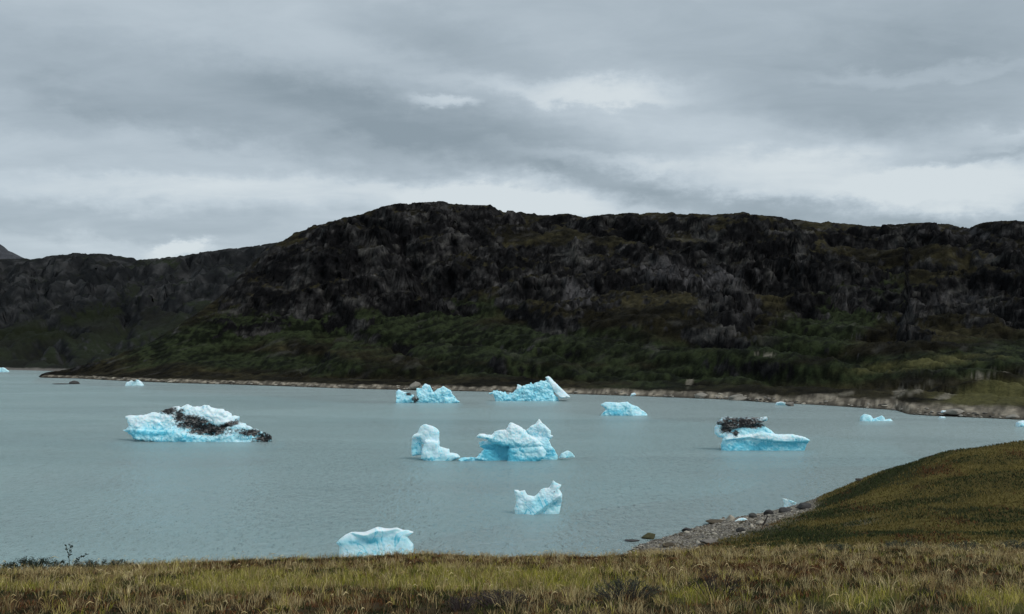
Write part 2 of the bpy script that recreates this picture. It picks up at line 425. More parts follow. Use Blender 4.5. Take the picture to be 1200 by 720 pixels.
        # fissures: push rock faces in and out
        Yd = rockm*win*amp*(3.6*(ridged(XX/13+0.4*Z/13, Z/20, D/60, o=4, seed=seed+16)-0.45)+3.0*(ridged(XX/7, (Z-0.3*XX)/5, D/40, o=4, seed=seed+18)-0.45)+0.9*fbm(XX/2.6, Z/2.6, D/20, o=2, seed=seed+21))
        Dn = D-Yd*1.0
        P = np.stack([XX+0.6*Yd*fbm(XX/30, Z/30, o=2, seed=seed+20), Dn, Z], 2)
        return P, Z, Dn, Tc, inl, rockm, blk, strata, PX
    T0 = np.repeat(t[:, None], len(px), 1)
    P = shape(T0)[0]
    # rows are spread again so that cliffs get as many of them as gentle ground
    m = (t >= 0) & (t <= 1); tm = t[m]; Zs = P[m][:, :, 2]; Ds = P[m][:, :, 1]
    for _ in range(6): Zs = (Zs+np.roll(Zs, 1, 1)+np.roll(Zs, -1, 1))/3
    seg = np.abs(np.diff(Zs, axis=0))+0.30*np.abs(np.diff(Ds, axis=0))+0.02
    for _ in range(3): seg[1:-1] = (seg[:-2]+seg[1:-1]+seg[2:])/3
    T1 = T0.copy(); r0 = np.nonzero(m)[0]
    for c_ in range(len(px)):
        cs = np.concatenate([[0], np.cumsum(seg[:, c_])]); T1[r0, c_] = np.interp(np.linspace(0, cs[-1], len(tm)), cs, tm)
    P, Z, Dn, Tc, inl, rockm, blk, strata, PX = shape(T1); T = T1
    N = normals(P)
    PY = HY+(EYE-Z)/Dn*F
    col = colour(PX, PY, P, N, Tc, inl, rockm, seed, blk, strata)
    R_, C_ = T.shape
    me = mesh_np(name, P.reshape(-1, 3), grid_quads(R_, C_), cols=col.reshape(-1, 3), smooth=False)
    return tag(link(name, me, mat), kind='structure')

def col_main(PX, PY, P, N, T, inl, rockm, seed, blk, strata):
    x, y, z = P[..., 0], P[..., 1], P[..., 2]
    up = N[..., 2]
    n1 = fbm(x/38, y/46, z/20, o=5, seed=seed+31); n2 = fbm(x/9, y/12, z/6, o=4, seed=seed+32); n3 = fbm(x/90, y/110, o=3, seed=seed+33)
    r3 = fbm(x/7, y/7, z/6, o=5, seed=seed+36, gain=0.62); r4 = fbm(x/26, y/26, z/22, o=3, seed=seed+35)
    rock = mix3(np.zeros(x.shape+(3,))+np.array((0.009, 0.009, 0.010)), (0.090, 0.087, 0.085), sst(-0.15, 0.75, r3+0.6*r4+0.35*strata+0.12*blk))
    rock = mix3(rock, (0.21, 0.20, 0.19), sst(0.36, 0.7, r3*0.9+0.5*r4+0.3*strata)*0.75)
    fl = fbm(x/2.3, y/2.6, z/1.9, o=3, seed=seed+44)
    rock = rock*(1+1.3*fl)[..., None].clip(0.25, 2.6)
    # brown lichen and heath on the flats, green on the lower slopes
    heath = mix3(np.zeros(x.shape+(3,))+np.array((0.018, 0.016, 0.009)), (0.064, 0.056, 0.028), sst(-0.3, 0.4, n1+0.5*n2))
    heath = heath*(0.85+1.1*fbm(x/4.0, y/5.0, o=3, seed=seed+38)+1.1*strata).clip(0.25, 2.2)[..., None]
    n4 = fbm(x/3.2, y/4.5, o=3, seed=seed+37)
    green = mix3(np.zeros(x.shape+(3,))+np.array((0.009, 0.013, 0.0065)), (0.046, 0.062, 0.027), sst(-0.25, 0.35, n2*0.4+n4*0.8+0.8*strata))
    gz = np.zeros_like(x)
    for a in ((420, 385, 190, 26, 4), (250, 395, 120, 28, -12), (500, 370, 110, 20, -8), (960, 385, 120, 40, -28), (860, 420, 140, 22, -14), (620, 395, 160, 20, 0), (1150, 420, 110, 22, -8), (330, 425, 200, 14, 4), (650, 412, 230, 18, 0), (1010, 432, 200, 18, -4), (700, 438, 260, 10, 2)):
        gz = np.maximum(gz, blob(PX, PY, *a))
    gm = sst(0.25, 0.75, gz*1.0+0.55*n1+0.25*n2)
    veg = mix3(heath, green, gm*0.95)
    ups = up.copy()
    for _ in range(2): ups = (ups+np.roll(ups, 1, 0)+np.roll(ups, -1, 0)+np.roll(ups, 1, 1)+np.roll(ups, -1, 1))/5
    rk = sst(0.46, 0.56, (1-ups)*1.35+0.25*rockm-0.20*gz+0.22*r3+0.28*strata+0.02)
    sa, sb = x*0.976+z*0.218, -x*0.218+z*0.976
    wob = 0.5*fbm(x/50, z/40, y/90, o=2, seed=seed+46)
    led = sst(0.80, 0.93, ridged(sa/44+wob, sb/8.5+wob*2, y/110, o=2, seed=seed+47))*sst(-0.1, 0.25, r4+0.3*r3)
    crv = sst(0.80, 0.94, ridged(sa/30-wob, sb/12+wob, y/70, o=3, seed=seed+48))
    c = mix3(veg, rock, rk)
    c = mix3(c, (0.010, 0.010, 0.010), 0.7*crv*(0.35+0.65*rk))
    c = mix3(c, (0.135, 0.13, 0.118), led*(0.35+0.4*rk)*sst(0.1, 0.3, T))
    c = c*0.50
    olive = np.zeros(x.shape+(3,))+np.array((0.080, 0.076, 0.030))
    og = np.maximum(blob(PX, PY, 1180, 462, 110, 22, -6), 0.7*blob(PX, PY, 1080, 425, 120, 10, -6))
    c = mix3(c, olive, 0.85*sst(0.3, 0.8, og+0.35*n2+0.4*strata))
    # bare eroded scars
    sc = np.zeros_like(x)
    for a in ((1085, 452, 34, 6, -30), (1055, 458, 20, 6, -32), (1110, 463, 26, 6, -20), (808, 449, 5, 9, 30), (1165, 438, 40, 4, -6), (1190, 433, 20, 5, 0), (985, 462, 40, 4, -10), (900, 416, 30, 3, 6)):
        sc = np.maximum(sc, blob(PX, PY, *a))
    c = mix3(c, (0.17, 0.155, 0.125), sst(0.5, 0.9, sc*0.8+0.75*n2+0.3*fbm(x/3, y/4, o=3, seed=seed+60))*0.8)
    pale = np.maximum(blob(PX, PY, 680, 345, 28, 22), np.maximum(blob(PX, PY, 780, 318, 60, 22), np.maximum(blob(PX, PY, 830, 325, 60, 20), np.maximum(0.9*blob(PX, PY, 1130, 272, 70, 9, 8), 0.8*blob(PX, PY, 1120, 355, 80, 22, -8)))))
    c = mix3(c, (0.085, 0.082, 0.084), sst(0.4, 1.0, pale*0.8+0.6*r3+0.25*blk)*0.75*sst(0.1, 0.35, 1-up))
    # stony shore
    wsh = 1+0.55*sst(850, 1080, PX)
    sh = (1-sst(4.5, 8.0, inl/wsh+2.0*n2))
    stone = mix3(np.zeros(x.shape+(3,))+np.array((0.085, 0.074, 0.058)), (0.34, 0.30, 0.235), sst(-0.2, 0.45, fbm(x/2.6, y/2.6, z/1.2, o=3, seed=seed+40)))
    stone = mix3(stone, (0.035, 0.032, 0.026), 1-sst(0.2, 0.55, z+0.35*n2))
    return mix3(c, stone, sh)
SHORE = [(0, 545), (30, 540), (48, shore_d(443.0)), (90, shore_d(443.8)), (130, shore_d(446)), (200, shore_d(449)), (320, shore_d(452.5)), (400, shore_d(455.5)), (480, shore_d(457.5)),
         (600, shore_d(460)), (700, shore_d(463)), (800, shore_d(466.5)), (850, shore_d(468.5)), (900, shore_d(472)), (960, shore_d(475)), (1020, shore_d(479)), (1050, shore_d(481)), (1064, shore_d(486)), (1100, shore_d(488)),
         (1150, shore_d(490)), (1190, shore_d(492)), (1300, shore_d(497)), (1500, 148), (1800, 128)]
CREST = [(20, 442), (48, 440), (90, 434), (130, 424), (165, 409), (200, 390), (230, 370), (255, 352), (275, 333), (295, 309), (310, 296), (330, 286), (345, 277), (365, 268), (385, 262), (410, 256), (430, 252),
         (445, 247), (470, 243), (500, 241), (515, 239), (530, 241), (550, 244), (575, 243.5), (586, 250), (610, 251), (640, 255), (665, 254), (685, 258), (710, 255), (740, 253), (780, 252), (800, 253),
         (830, 255), (855, 254), (870, 252), (890, 256), (930, 259), (960, 262), (990, 265), (1020, 268), (1060, 266), (1085, 265), (1110, 266), (1135, 271), (1150, 265), (1175, 263), (1200, 264),
         (1300, 268), (1450, 275), (1600, 290), (1800, 310)]
DIST = [(20, 560), (90, 545), (130, 535), (200, 565), (255, 620), (300, 680), (400, 740), (500, 780), (700, 800), (900, 760), (1100, 680), (1200, 640), (1500, 500), (1800, 400)]
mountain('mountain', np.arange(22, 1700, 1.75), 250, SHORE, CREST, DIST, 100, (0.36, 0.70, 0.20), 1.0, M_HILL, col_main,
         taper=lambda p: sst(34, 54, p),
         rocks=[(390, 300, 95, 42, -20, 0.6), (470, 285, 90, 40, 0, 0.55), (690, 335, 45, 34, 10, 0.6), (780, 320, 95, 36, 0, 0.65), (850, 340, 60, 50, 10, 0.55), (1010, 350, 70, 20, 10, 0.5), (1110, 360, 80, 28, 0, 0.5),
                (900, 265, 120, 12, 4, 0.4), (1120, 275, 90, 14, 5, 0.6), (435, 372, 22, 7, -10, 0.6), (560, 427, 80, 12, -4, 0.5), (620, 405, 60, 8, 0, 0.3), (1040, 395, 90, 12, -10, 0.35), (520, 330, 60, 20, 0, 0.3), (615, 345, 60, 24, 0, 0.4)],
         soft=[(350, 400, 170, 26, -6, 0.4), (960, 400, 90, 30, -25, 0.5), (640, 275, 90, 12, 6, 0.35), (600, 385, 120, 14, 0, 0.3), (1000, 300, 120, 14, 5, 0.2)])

def col_left(PX, PY, P, N, T, inl, rockm, seed, blk, strata):
    x, y, z = P[..., 0], P[..., 1], P[..., 2]
    n1 = fbm(x/70, y/90, z/40, o=5, seed=seed+31); n2 = fbm(x/18, y/24, z/12, o=4, seed=seed+32)
    rock = mix3(np.zeros(x.shape+(3,))+np.array((0.020, 0.022, 0.024)), (0.078, 0.079, 0.080), sst(-0.1, 0.55, n2+0.5*n1))  # slightly bluish grey: faint distance haze put into the rock colour
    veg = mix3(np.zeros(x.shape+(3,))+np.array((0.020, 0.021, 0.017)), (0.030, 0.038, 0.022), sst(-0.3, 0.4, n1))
    gz = np.maximum(blob(PX, PY, 30, 392, 90, 10), blob(PX, PY, 120, 365, 70, 12, -15))
    veg = mix3(veg, (0.020, 0.025, 0.013), sst(0.3, 0.8, gz+0.3*n2))
    c = mix3(veg, rock, sst(0.3, 0.65, (1-N[..., 2])*1.2+0.45*rockm+0.3*n2-0.4*gz))
    sh = 1-sst(6, 12, inl)
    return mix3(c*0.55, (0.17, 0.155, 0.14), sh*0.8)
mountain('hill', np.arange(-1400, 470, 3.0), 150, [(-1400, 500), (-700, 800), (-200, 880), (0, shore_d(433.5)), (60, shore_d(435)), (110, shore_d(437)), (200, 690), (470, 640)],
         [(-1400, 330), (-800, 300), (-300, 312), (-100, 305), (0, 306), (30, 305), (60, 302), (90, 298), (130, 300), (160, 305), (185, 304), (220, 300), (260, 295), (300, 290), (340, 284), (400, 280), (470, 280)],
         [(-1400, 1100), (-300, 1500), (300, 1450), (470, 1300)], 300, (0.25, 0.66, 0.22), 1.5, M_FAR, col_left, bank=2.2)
def col_far(PX, PY, P, N, T, inl, rockm, seed, blk, strata):
    x, y, z = P[..., 0], P[..., 1], P[..., 2]; n = fbm(x/50, y/60, z/30, o=4, seed=seed)
    return mix3(np.zeros(x.shape+(3,))+np.array((0.035, 0.038, 0.044)), (0.075, 0.078, 0.086), sst(-0.3, 0.5, n))  # distance haze painted in as a bluish grey rock colour
mountain('far_mountain', np.arange(-900, 160, 5.0), 60, [(-900, 1500), (160, 1500)], [(-900, 330), (-400, 290), (-200, 300), (-90, 262), (-40, 262), (0, 287), (14, 296), (28, 303), (60, 320), (160, 350)],
         [(-900, 2300), (160, 2300)], 500, (0.2, 0.6, 0.3), 2.0, M_FAR, col_far, bank=1)

# ------------------------------------------------------------------ near ground: grassy terrace, gravel beach, heath knoll
EDGE = [(-600, 690), (-200, 678), (0, 669), (100, 666), (200, 663), (300, 660), (400, 658), (500, 656), (600, 656), (700, 653), (760, 650), (830, 647), (1000, 645), (1200, 643), (1400, 640), (2200, 635)]
EX = [((a-600)/F*26, EYE-(b-HY)/F*26) for a, b in EDGE]
def terrace(x, y):
    ze = interp(EX, x); yy = np.maximum(y, 0)/26.0
    e = 0.8*fbm(x/6, x*0+2.2, o=3, seed=61)
    z = 10.3+(ze-10.3)*np.minimum(yy, 1.0)**1.15
    b = np.maximum(y-26.0-e, 0); z = z-0.17*b-0.055*b*b
    z = z+np.where(y < 26, 1, 0.6)*(0.10*fbm(x/1.3, y/1.3, o=3, seed=62)+0.16*fbm(x/5, y/4, o=2, seed=63))
    return np.where(y < 0, 10.3+0.02*y, z)
CP = []
for a in [(830, 648, 47), (1000, 648, 42), (1200, 645, 40), (1400, 640, 42), (1800, 620, 42), (760, 668, 44),
          (890, 630, 54), (960, 620, 55), (1050, 600, 57), (1150, 588, 57), (1300, 572, 58), (1600, 540, 60),
          (790, 645, 54), (830, 632, 56.5), (870, 620, 59.5), (900, 610, 62.5), (930, 602, 65.5)]:
    CP.append(at(*a))
for px, py, d in [(955, 592, 69), (975, 578, 71), (1000, 567, 72), (1025, 556, 73), (1050, 548, 74), (1100, 535, 75), (1150, 528, 76), (1200, 521, 77), (1300, 508, 80), (1450, 495, 85)]:
    p = at(px, py, d); CP.append(p)
    p7 = at(px, py, d+7); CP.append((p7[0], p7[1], p[2]*0.45-0.3)); p14 = at(px, py, d+13); CP.append((p14[0], p14[1], -0.9))
    p24 = at(px, py, d+26); CP.append((p24[0], p24[1], -2.5))
for px, py in [(745, 641), (780, 630), (810, 620), (850, 609), (880, 604), (910, 598), (940, 592)]:
    d = shore_d(py); CP.append(at(px, py, d)); q = at(px, py, d+4.5); CP.append((q[0]-1.5, q[1], -0.8)); CP.append((q[0]-9, q[1]+8, -2.4))
CP += [(3.5, 47, -0.7), (-2, 44, -1.6), (-12, 45, -2.6), (-40, 45, -3), (-40, 90, -3.4), (0, 95, -3.4), (20, 120, -3.4), (60, 125, -2.6), (90, 122, -1.5), (-10, 65, -3), (110, 100, 5), (110, 40, 7), (60, 20, 6.5), (20, 30, 3.5), (-20, 30, -1), (-60, 30, -2), (0, 0, 3), (-50, -30, 2), (60, -30, 4), (110, -30, 6)]
CP = np.array(CP)
def tps_fit(p):
    n = len(p); d2 = ((p[:, None, :2]-p[None, :, :2])**2).sum(2); K = 0.5*d2*np.log(d2+1e-9)+np.eye(n)*0.6
    A = np.zeros((n+3, n+3)); A[:n, :n] = K; A[:n, n] = 1; A[:n, n+1:] = p[:, :2]; A[n, :n] = 1; A[n+1:, :n] = p[:, :2].T
    return np.linalg.solve(A, np.concatenate([p[:, 2], np.zeros(3)]))
TW = tps_fit(CP)
def tps(x, y):
    r = TW[-3]+TW[-2]*x+TW[-1]*y
    for (a, b, _), w in zip(CP, TW):
        d2 = (x-a)**2+(y-b)**2; r = r+w*0.5*d2*np.log(d2+1e-9)
    return r
def knoll(x, y):
    z = tps(x, y)
    z = np.maximum(z, -3.6)
    k_ = sst(0.6, 2.2, z)
    return z+k_*(0.22*fbm(x/3.6, y/1.7, o=4, seed=71)+0.14*fbm(x/5, y/6, o=2, seed=72)) + (1-k_)*0.05*fbm(x/0.7, y/0.7, o=3, seed=73)
def ground_z(x, y):
    a, b = terrace(x, y), knoll(x, y); k_ = 0.4
    h = np.clip(0.5+0.5*(a-b)/k_, 0, 1); return b*(1-h)+a*h+k_*h*(1-h)
def gpx(x, y, z): return 600+F*x/np.maximum(y, 0.5), HY+(EYE-z)/np.maximum(y, 0.5)*F
def terrace_kind(x, y, PX, PY):
    """share of yellow-green grass, straw, and heath on the terrace"""
    n = fbm(x/2.6, y/1.6, o=4, seed=81); n2 = fbm(x/0.9, y/0.7, o=3, seed=82)
    gr = np.maximum.reduce([blob(PX, PY, 280, 684, 150, 13), blob(PX, PY, 560, 682, 230, 14), blob(PX, PY, 1010, 706, 70, 14), blob(PX, PY, 1170, 708, 60, 12), 0.8*blob(PX, PY, 820, 700, 70, 12), 0.6*blob(PX, PY, 60, 692, 120, 8)])
    red = np.maximum.reduce([blob(PX, PY, 60, 712, 110, 10), blob(PX, PY, 620, 660, 330, 8), 0.8*blob(PX, PY, 230, 668, 150, 7), blob(PX, PY, 930, 668, 240, 12), 0.9*blob(PX, PY, 350, 706, 130, 7)])
    gm = sst(0.30, 0.70, gr+0.55*n+0.2*n2); rm = sst(0.3, 0.75, red+0.55*fbm(x/2.2, y/1.3, o=4, seed=83)+0.2*n2)
    return gm*(1-0.5*rm), rm, n, n2
xs = np.arange(-62, 112.1, 0.42); ys = np.concatenate([np.arange(-60, 6, 2.0), np.arange(6, 126, 0.38)])
YY, XX = np.meshgrid(ys, xs, indexing='ij'); ZZ = ground_z(XX, YY)
PXg, PYg = gpx(XX, YY, ZZ)
gm, rm, n1, n2 = terrace_kind(XX, YY, PXg, PYg)
ct_ = mix3(np.zeros(XX.shape+(3,))+np.array((0.045, 0.034, 0.018)), (0.062, 0.064, 0.018), gm); ct_ = mix3(ct_, (0.050, 0.026, 0.014), rm)
nA = fbm(XX/7, YY/4.5, o=5, seed=91); nB = fbm(XX/0.8, YY/1.6, o=4, seed=92); nC = fbm(XX/9, YY/9, o=3, seed=93)
ck = mix3(np.zeros(XX.shape+(3,))+np.array((0.060, 0.048, 0.016)), (0.10, 0.082, 0.025), sst(-0.2, 0.3, nA+0.4*nB))
ck = mix3(ck, (0.024, 0.026, 0.010), sst(0.08, 0.35, -nA*0.6+nC+0.35*nB)); ck = mix3(ck, (0.055, 0.030, 0.014), sst(0.2, 0.5, fbm(XX/3, YY/7, o=4, seed=94)+0.3*nB)*0.6)
ck = mix3(ck, (0.10, 0.092, 0.065), 0.6*sst(0.4, 0.8, blob(PXg, PYg, 1010, 612, 34, 5, -12)+0.4*nB))
low = 1-sst(0.9, 1.7, ZZ+0.9*nB+0.3*nC+0.5*sst(0, 60, PXg-940))
cb = mix3(np.zeros(XX.shape+(3,))+np.array((0.15, 0.135, 0.105)), (0.29, 0.265, 0.215), sst(-0.3, 0.4, nB)); cb = mix3(cb, (0.060, 0.045, 0.018), sst(0.12, 0.4, fbm(XX/1.5, YY/2, o=4, seed=95))*0.8)
cb = mix3(cb, (0.04, 0.036, 0.025), 1-sst(0.02, 0.22, ZZ+0.1*nB))
ck = mix3(ck, cb, low)
istr = sst(-0.3, 0.3, terrace(XX, YY)-knoll(XX, YY))
cg = mix3(ck, 0, np.zeros_like(XX)); cg = cg*(1-istr[..., None])+ct_*istr[..., None]
V = np.stack([XX, YY, ZZ], 2).reshape(-1, 3); Q = grid_quads(len(ys), len(xs))
keep = (ZZ.reshape(-1)[Q] > -3.0).any(1)
used = np.unique(Q[keep]); rem = np.zeros(len(V), int); rem[used] = np.arange(len(used))
tag(link('ground', mesh_np('ground', V[used], rem[Q[keep]], cols=cg.reshape(-1, 3)[used]), M_GROUND), kind='structure')

# ------------------------------------------------------------------ grass and heath tufts (uncountable)
def blades(base, h, w, lean, azl, col, face):
    """curved blades: base (n,3), height, width, lean distance, lean azimuth, colour, facing angle -> V, Q, T, cols"""
    n = len(base)
    s = np.stack([np.cos(face), np.sin(face), np.zeros(n)], 1)*(w/2)[:, None]
    l = np.stack([np.cos(azl), np.sin(azl), np.zeros(n)], 1)
    up = np.array((0, 0, 1.0))
    m = base+up*(h*0.58)[:, None]+l*(lean*0.30)[:, None]; tp = base+up*(h*np.sqrt(np.clip(1-0.35*(lean/h)**2, 0.2, 1)))[:, None]+l*lean[:, None]
    V = np.stack([base-s, base+s, m-s*0.8, m+s*0.8, tp], 1).reshape(-1, 3)
    i = np.arange(n)*5
    return V, np.stack([i, i+1, i+3, i+2], 1), np.stack([i+2, i+3, i+4], 1), np.repeat(col, 5, axis=0)
def scatter_terrace(n, y0=9.2, y1=29.5):
    y = np.sqrt(rng.uniform(y0**2, y1**2, n)); x = rng.uniform(-1, 1, n)*(0.62*y+4.5); return x, y
def pick(pal, n): return np.array(pal)[rng.integers(0, len(pal), n)]
def jit(c, a=0.25): return c*(1+rng.uniform(-a, a, (len(c), 1)))
STRAW = [(0.47, 0.365, 0.175), (0.37, 0.27, 0.12), (0.60, 0.49, 0.26), (0.22, 0.15, 0.07)]
YGRN = [(0.36, 0.33, 0.05), (0.26, 0.25, 0.035), (0.50, 0.43, 0.12), (0.15, 0.155, 0.03)]
HEATH = [(0.16, 0.066, 0.028), (0.10, 0.055, 0.024), (0.055, 0.048, 0.020), (0.15, 0.075, 0.036), (0.040, 0.030, 0.018)]
DKGR = [(0.035, 0.048, 0.018), (0.05, 0.06, 0.022), (0.03, 0.035, 0.018)]
# tussocks: blades radiate from shared centres so the cover reads as clumps, not as a lawn
NT = 35000
tx, ty = scatter_terrace(NT); tz = ground_z(tx, ty); tp_, tq_ = gpx(tx, ty, tz); tg, trd, tn1, tn2 = terrace_kind(tx, ty, tp_, tq_)
r = rng.random(NT); tk = np.where(r < 0.06+0.72*tg, 1, np.where(r < 0.06+0.72*tg+np.clip(0.24+0.5*tn1-0.10*trd, 0.06, 0.6), 0, 2))
tcol = np.where((tk == 0)[:, None], pick(STRAW, NT), np.where((tk == 1)[:, None], pick(YGRN, NT), np.where((rng.random(NT) < 0.50+0.5*trd)[:, None], pick(HEATH, NT), pick(DKGR, NT))))
tcol = jit(tcol, 0.35); th = np.where(tk == 0, rng.uniform(0.09, 0.26, NT), np.where(tk == 1, rng.uniform(0.09, 0.24, NT), rng.uniform(0.03, 0.10, NT)))
nb = np.where(tk == 2, 14, 11); ti = np.repeat(np.arange(NT), nb); N = len(ti)
kind = tk[ti]; rad_ = np.abs(rng.normal(0, 1, N))*np.where(kind == 2, 0.10, 0.055); ang = rng.uniform(0, 2*pi, N)
x, y = tx[ti]+rad_*np.cos(ang), ty[ti]+rad_*np.sin(ang); z = ground_z(x, y)
on = terrace(x, y) > knoll(x, y)-0.3; x, y, z, ti, kind, ang = x[on], y[on], z[on], ti[on], kind[on], ang[on]; N = len(x)
h = th[ti]*rng.uniform(0.5, 1.25, N)
mixg = rng.random(N) < np.where(kind == 2, 0.0, 0.22)
col = np.where(mixg[:, None], pick(STRAW, N), jit(tcol[ti], 0.3))
w = np.where(kind == 2, rng.uniform(0.009, 0.018, N), rng.uniform(0.004, 0.008, N))*(0.6+0.4*y/14)
lean = h*np.where(kind == 2, rng.uniform(0.1, 0.8, N), rng.uniform(0.15, 1.0, N))
V, Q, T, cc = blades(np.stack([x, y, z-0.01], 1), h, w, lean, ang+rng.normal(0, 0.5, N), col, rng.uniform(-0.9, 0.9, N))
gr = link('grass', mesh_np('grass', V, Q, T, cc, smooth=False), M_GRASS)
tag(gr, 'dry straw and yellow green grass mixed with brown heath along the near bank', 'grass', kind='stuff')

# arching seed stalks, still uncountable: a stem in four bends and a feathery head
N = 3400
x, y = scatter_terrace(N, 9.5, 28.0); z = ground_z(x, y); px, py = gpx(x, y, z)
on = (terrace(x, y) > knoll(x, y)-0.2) & (rng.random(N) < 0.35+0.65*sst(-0.1, 0.35, fbm(x/2.2, y/1.4, o=3, seed=86))); x, y, z = x[on], y[on], z[on]; N = len(x)
h = rng.uniform(0.16, 0.36, N)*np.where(rng.random(N) < 0.06, 1.35, 1.0)*(1-0.4*sst(23, 27, y)); az = rng.normal(0.25, 0.9, N); bend = rng.uniform(0.02, 0.13, N)*np.where(rng.random(N) < 0.08, 2.0, 1.0)
prof = [(0, 0), (0.12, 0.55), (0.40, 0.88), (0.80, 0.98), (1.25, 0.86)]
rad = [0.002, 0.002, 0.0022, 0.0040, 0.0012]
lv = np.stack([np.cos(az), np.sin(az), 0*az], 1); sv = np.stack([-np.sin(az)*0.4, np.cos(az)*0.4, 0*az+1.0], 1)
sv2 = np.stack([np.cos(az)*0.5, 0*az+0.2, 0*az], 1)
ring = []
for i, (a, b) in enumerate(prof):
    c0 = np.stack([x, y, z], 1)+lv*(bend*a)[:, None]+np.array((0, 0, 1.0))*(h*b)[:, None]
    wv = (sv2 if i < 2 else sv)
    ring += [c0-wv*rad[i]*1.4, c0+wv*rad[i]*1.4]
V = np.stack(ring, 1).reshape(-1, 3); i0 = np.arange(N)*10
Q = np.concatenate([np.stack([i0+2*j, i0+2*j+1, i0+2*j+3, i0+2*j+2], 1) for j in range(4)])
gs = link('seed_stalks', mesh_np('seed_stalks', V, Q, cols=np.repeat(jit(pick(STRAW, N)*1.15), 10, axis=0), smooth=False), M_GRASS)
tag(gs, 'arching straw coloured seed heads standing above the near grass', 'grass', kind='stuff')

# short sedge and crowberry on the knoll
N = 120000
y = rng.uniform(34, 84, N); x = rng.uniform(0.12, 0.74, N)*y; z = ground_z(x, y); nb = fbm(x/7, y/4.5, o=4, seed=91); nr = fbm(x/3, y/7, o=3, seed=94)
px, py = gpx(x, y, z)
on = (z > 1.15+0.5*rng.random(N)-0.5*sst(0, 60, px-940)) & (terrace(x, y) < knoll(x, y)+0.2) & (py < 660); x, y, z, nb, nr = x[on], y[on], z[on], nb[on], nr[on]; N = len(x)
h = rng.uniform(0.06, 0.20, N); pal = np.where((nr+rng.normal(0, 0.12, N) > 0.30)[:, None], pick(HEATH, N), np.where((nb+rng.normal(0, 0.10, N) > -0.03)[:, None], pick([(0.150, 0.118, 0.036), (0.110, 0.094, 0.03), (0.20, 0.158, 0.062)], N), pick(DKGR, N)*1.15))
V, Q, T, cc = blades(np.stack([x, y, z-0.02], 1), h, rng.uniform(0.03, 0.07, N), h*rng.uniform(0.1, 0.9, N), rng.uniform(0, 6.3, N), jit(pal), rng.uniform(-0.9, 0.9, N))
kn = link('heath_tufts', mesh_np('heath_tufts', V, Q, T, cc, smooth=False), M_GRASS)
tag(kn, 'short brown and olive heath covering the rounded knoll on the right', 'heath', kind='stuff')

# ------------------------------------------------------------------ shrubs on the terrace
def shrub(name, label, px, py, d, wid, hgt, twigs, leaves, leafpal, twigcol, group=None, upright=0.5, leaf=0.03):
    X0, Y0, _ = at(px, py, d); Z0 = float(ground_z(np.array([X0]), np.array([Y0]))[0])
    root = empty(name, (X0, Y0, Z0-(0.05 if d > 20 else 0.0)), label, 'shrub', group)
    a = Acc(); tips = []
    for i in range(twigs):
        t = random.uniform(0, 2*pi); r = wid*0.5*random.uniform(0.1, 1.0)**0.7; hh = hgt*random.uniform(0.55, 1.0)*(1-0.45*(r/(wid*0.5))**2)
        b = np.array((cos(t)*r*0.35, sin(t)*r*0.25, -0.05)); e = np.array((cos(t)*r, sin(t)*r*0.7, hh))
        m_ = b*(1-upright)+e*upright+np.array((random.uniform(-.04, .04), random.uniform(-.04, .04), hh*0.12))
        V, Q = tube([b, m_, e], [0.008, 0.005, 0.002], 4); a.add(V, Q, col=np.array(twigcol)*random.uniform(0.7, 1.3)); tips.append((b, m_, e))
        for j in range(2):
            f = random.uniform(0.35, 0.8); s0 = m_*(1-f)+e*f; s1 = s0+np.array((random.uniform(-1, 1), random.uniform(-1, 1), random.uniform(0.2, 1)))*hgt*0.22
            V, Q = tube([s0, s1], [0.004, 0.0015], 3); a.add(V, Q, col=np.array(twigcol)*random.uniform(0.7, 1.3)); tips.append((s0, (s0+s1)/2, s1))
    link('twigs', a.mesh('twigs'), M_TWIG, root)
    if leaves:
        n = leaves; idx = rng.integers(0, len(tips), n); f = rng.uniform(0.05, 1.05, n)[:, None]; tp = np.array(tips)
        p = tp[idx, 0]*(1-f)**2+2*f*(1-f)*tp[idx, 1]+f*f*tp[idx, 2]+rng.normal(0, 0.022, (n, 3))
        d1 = rng.normal(0, 1, (n, 3)); d1[:, 2] += 0.5; d1 /= np.linalg.norm(d1, axis=1, keepdims=True); d2 = np.cross(d1, rng.normal(0, 1, (n, 3))); d2 /= np.linalg.norm(d2, axis=1, keepdims=True)
        L_ = leaf*rng.uniform(0.6, 1.3, n)[:, None]
        V = np.stack([p, p+d1*L_*0.5+d2*L_*0.28, p+d1*L_, p+d1*L_*0.5-d2*L_*0.28], 1).reshape(-1, 3); i = np.arange(n)*4
        link('foliage', mesh_np('foliage', V, np.stack([i, i+1, i+2, i+3], 1), cols=np.repeat(jit(pick(leafpal, n)), 4, axis=0), smooth=False), M_GRASS, root)
    return root
GREYL = [(0.085, 0.10, 0.075), (0.06, 0.075, 0.05), (0.11, 0.12, 0.09)]
DARKL = [(0.028, 0.042, 0.026), (0.04, 0.055, 0.03), (0.02, 0.03, 0.02)]
PURP = (0.060, 0.046, 0.042)
shrub('willow_shrub', 'dark green bush on the skyline of the bank, far left', 38, 664, 25.2, 1.9, 0.50, 110, 6500, DARKL, (0.04, 0.035, 0.03))
shrub('willow_shrub', 'low dark green shrub around the foot of the tall leafy stem', 115, 668, 25.0, 2.2, 0.26, 90, 4600, DARKL, (0.04, 0.035, 0.03))
shrub('heather_shrub', 'bare purple grey shrub at the bottom edge, below the tilted white iceberg', 585, 716, 13.0, 0.95, 0.24, 120, 500, GREYL, PURP, upright=0.6, leaf=0.014)
shrub('heather_shrub', 'small bare purple grey shrub at the bottom edge, left of a bigger one', 540, 718, 12.6, 0.5, 0.22, 60, 260, GREYL, PURP, upright=0.6, leaf=0.014)
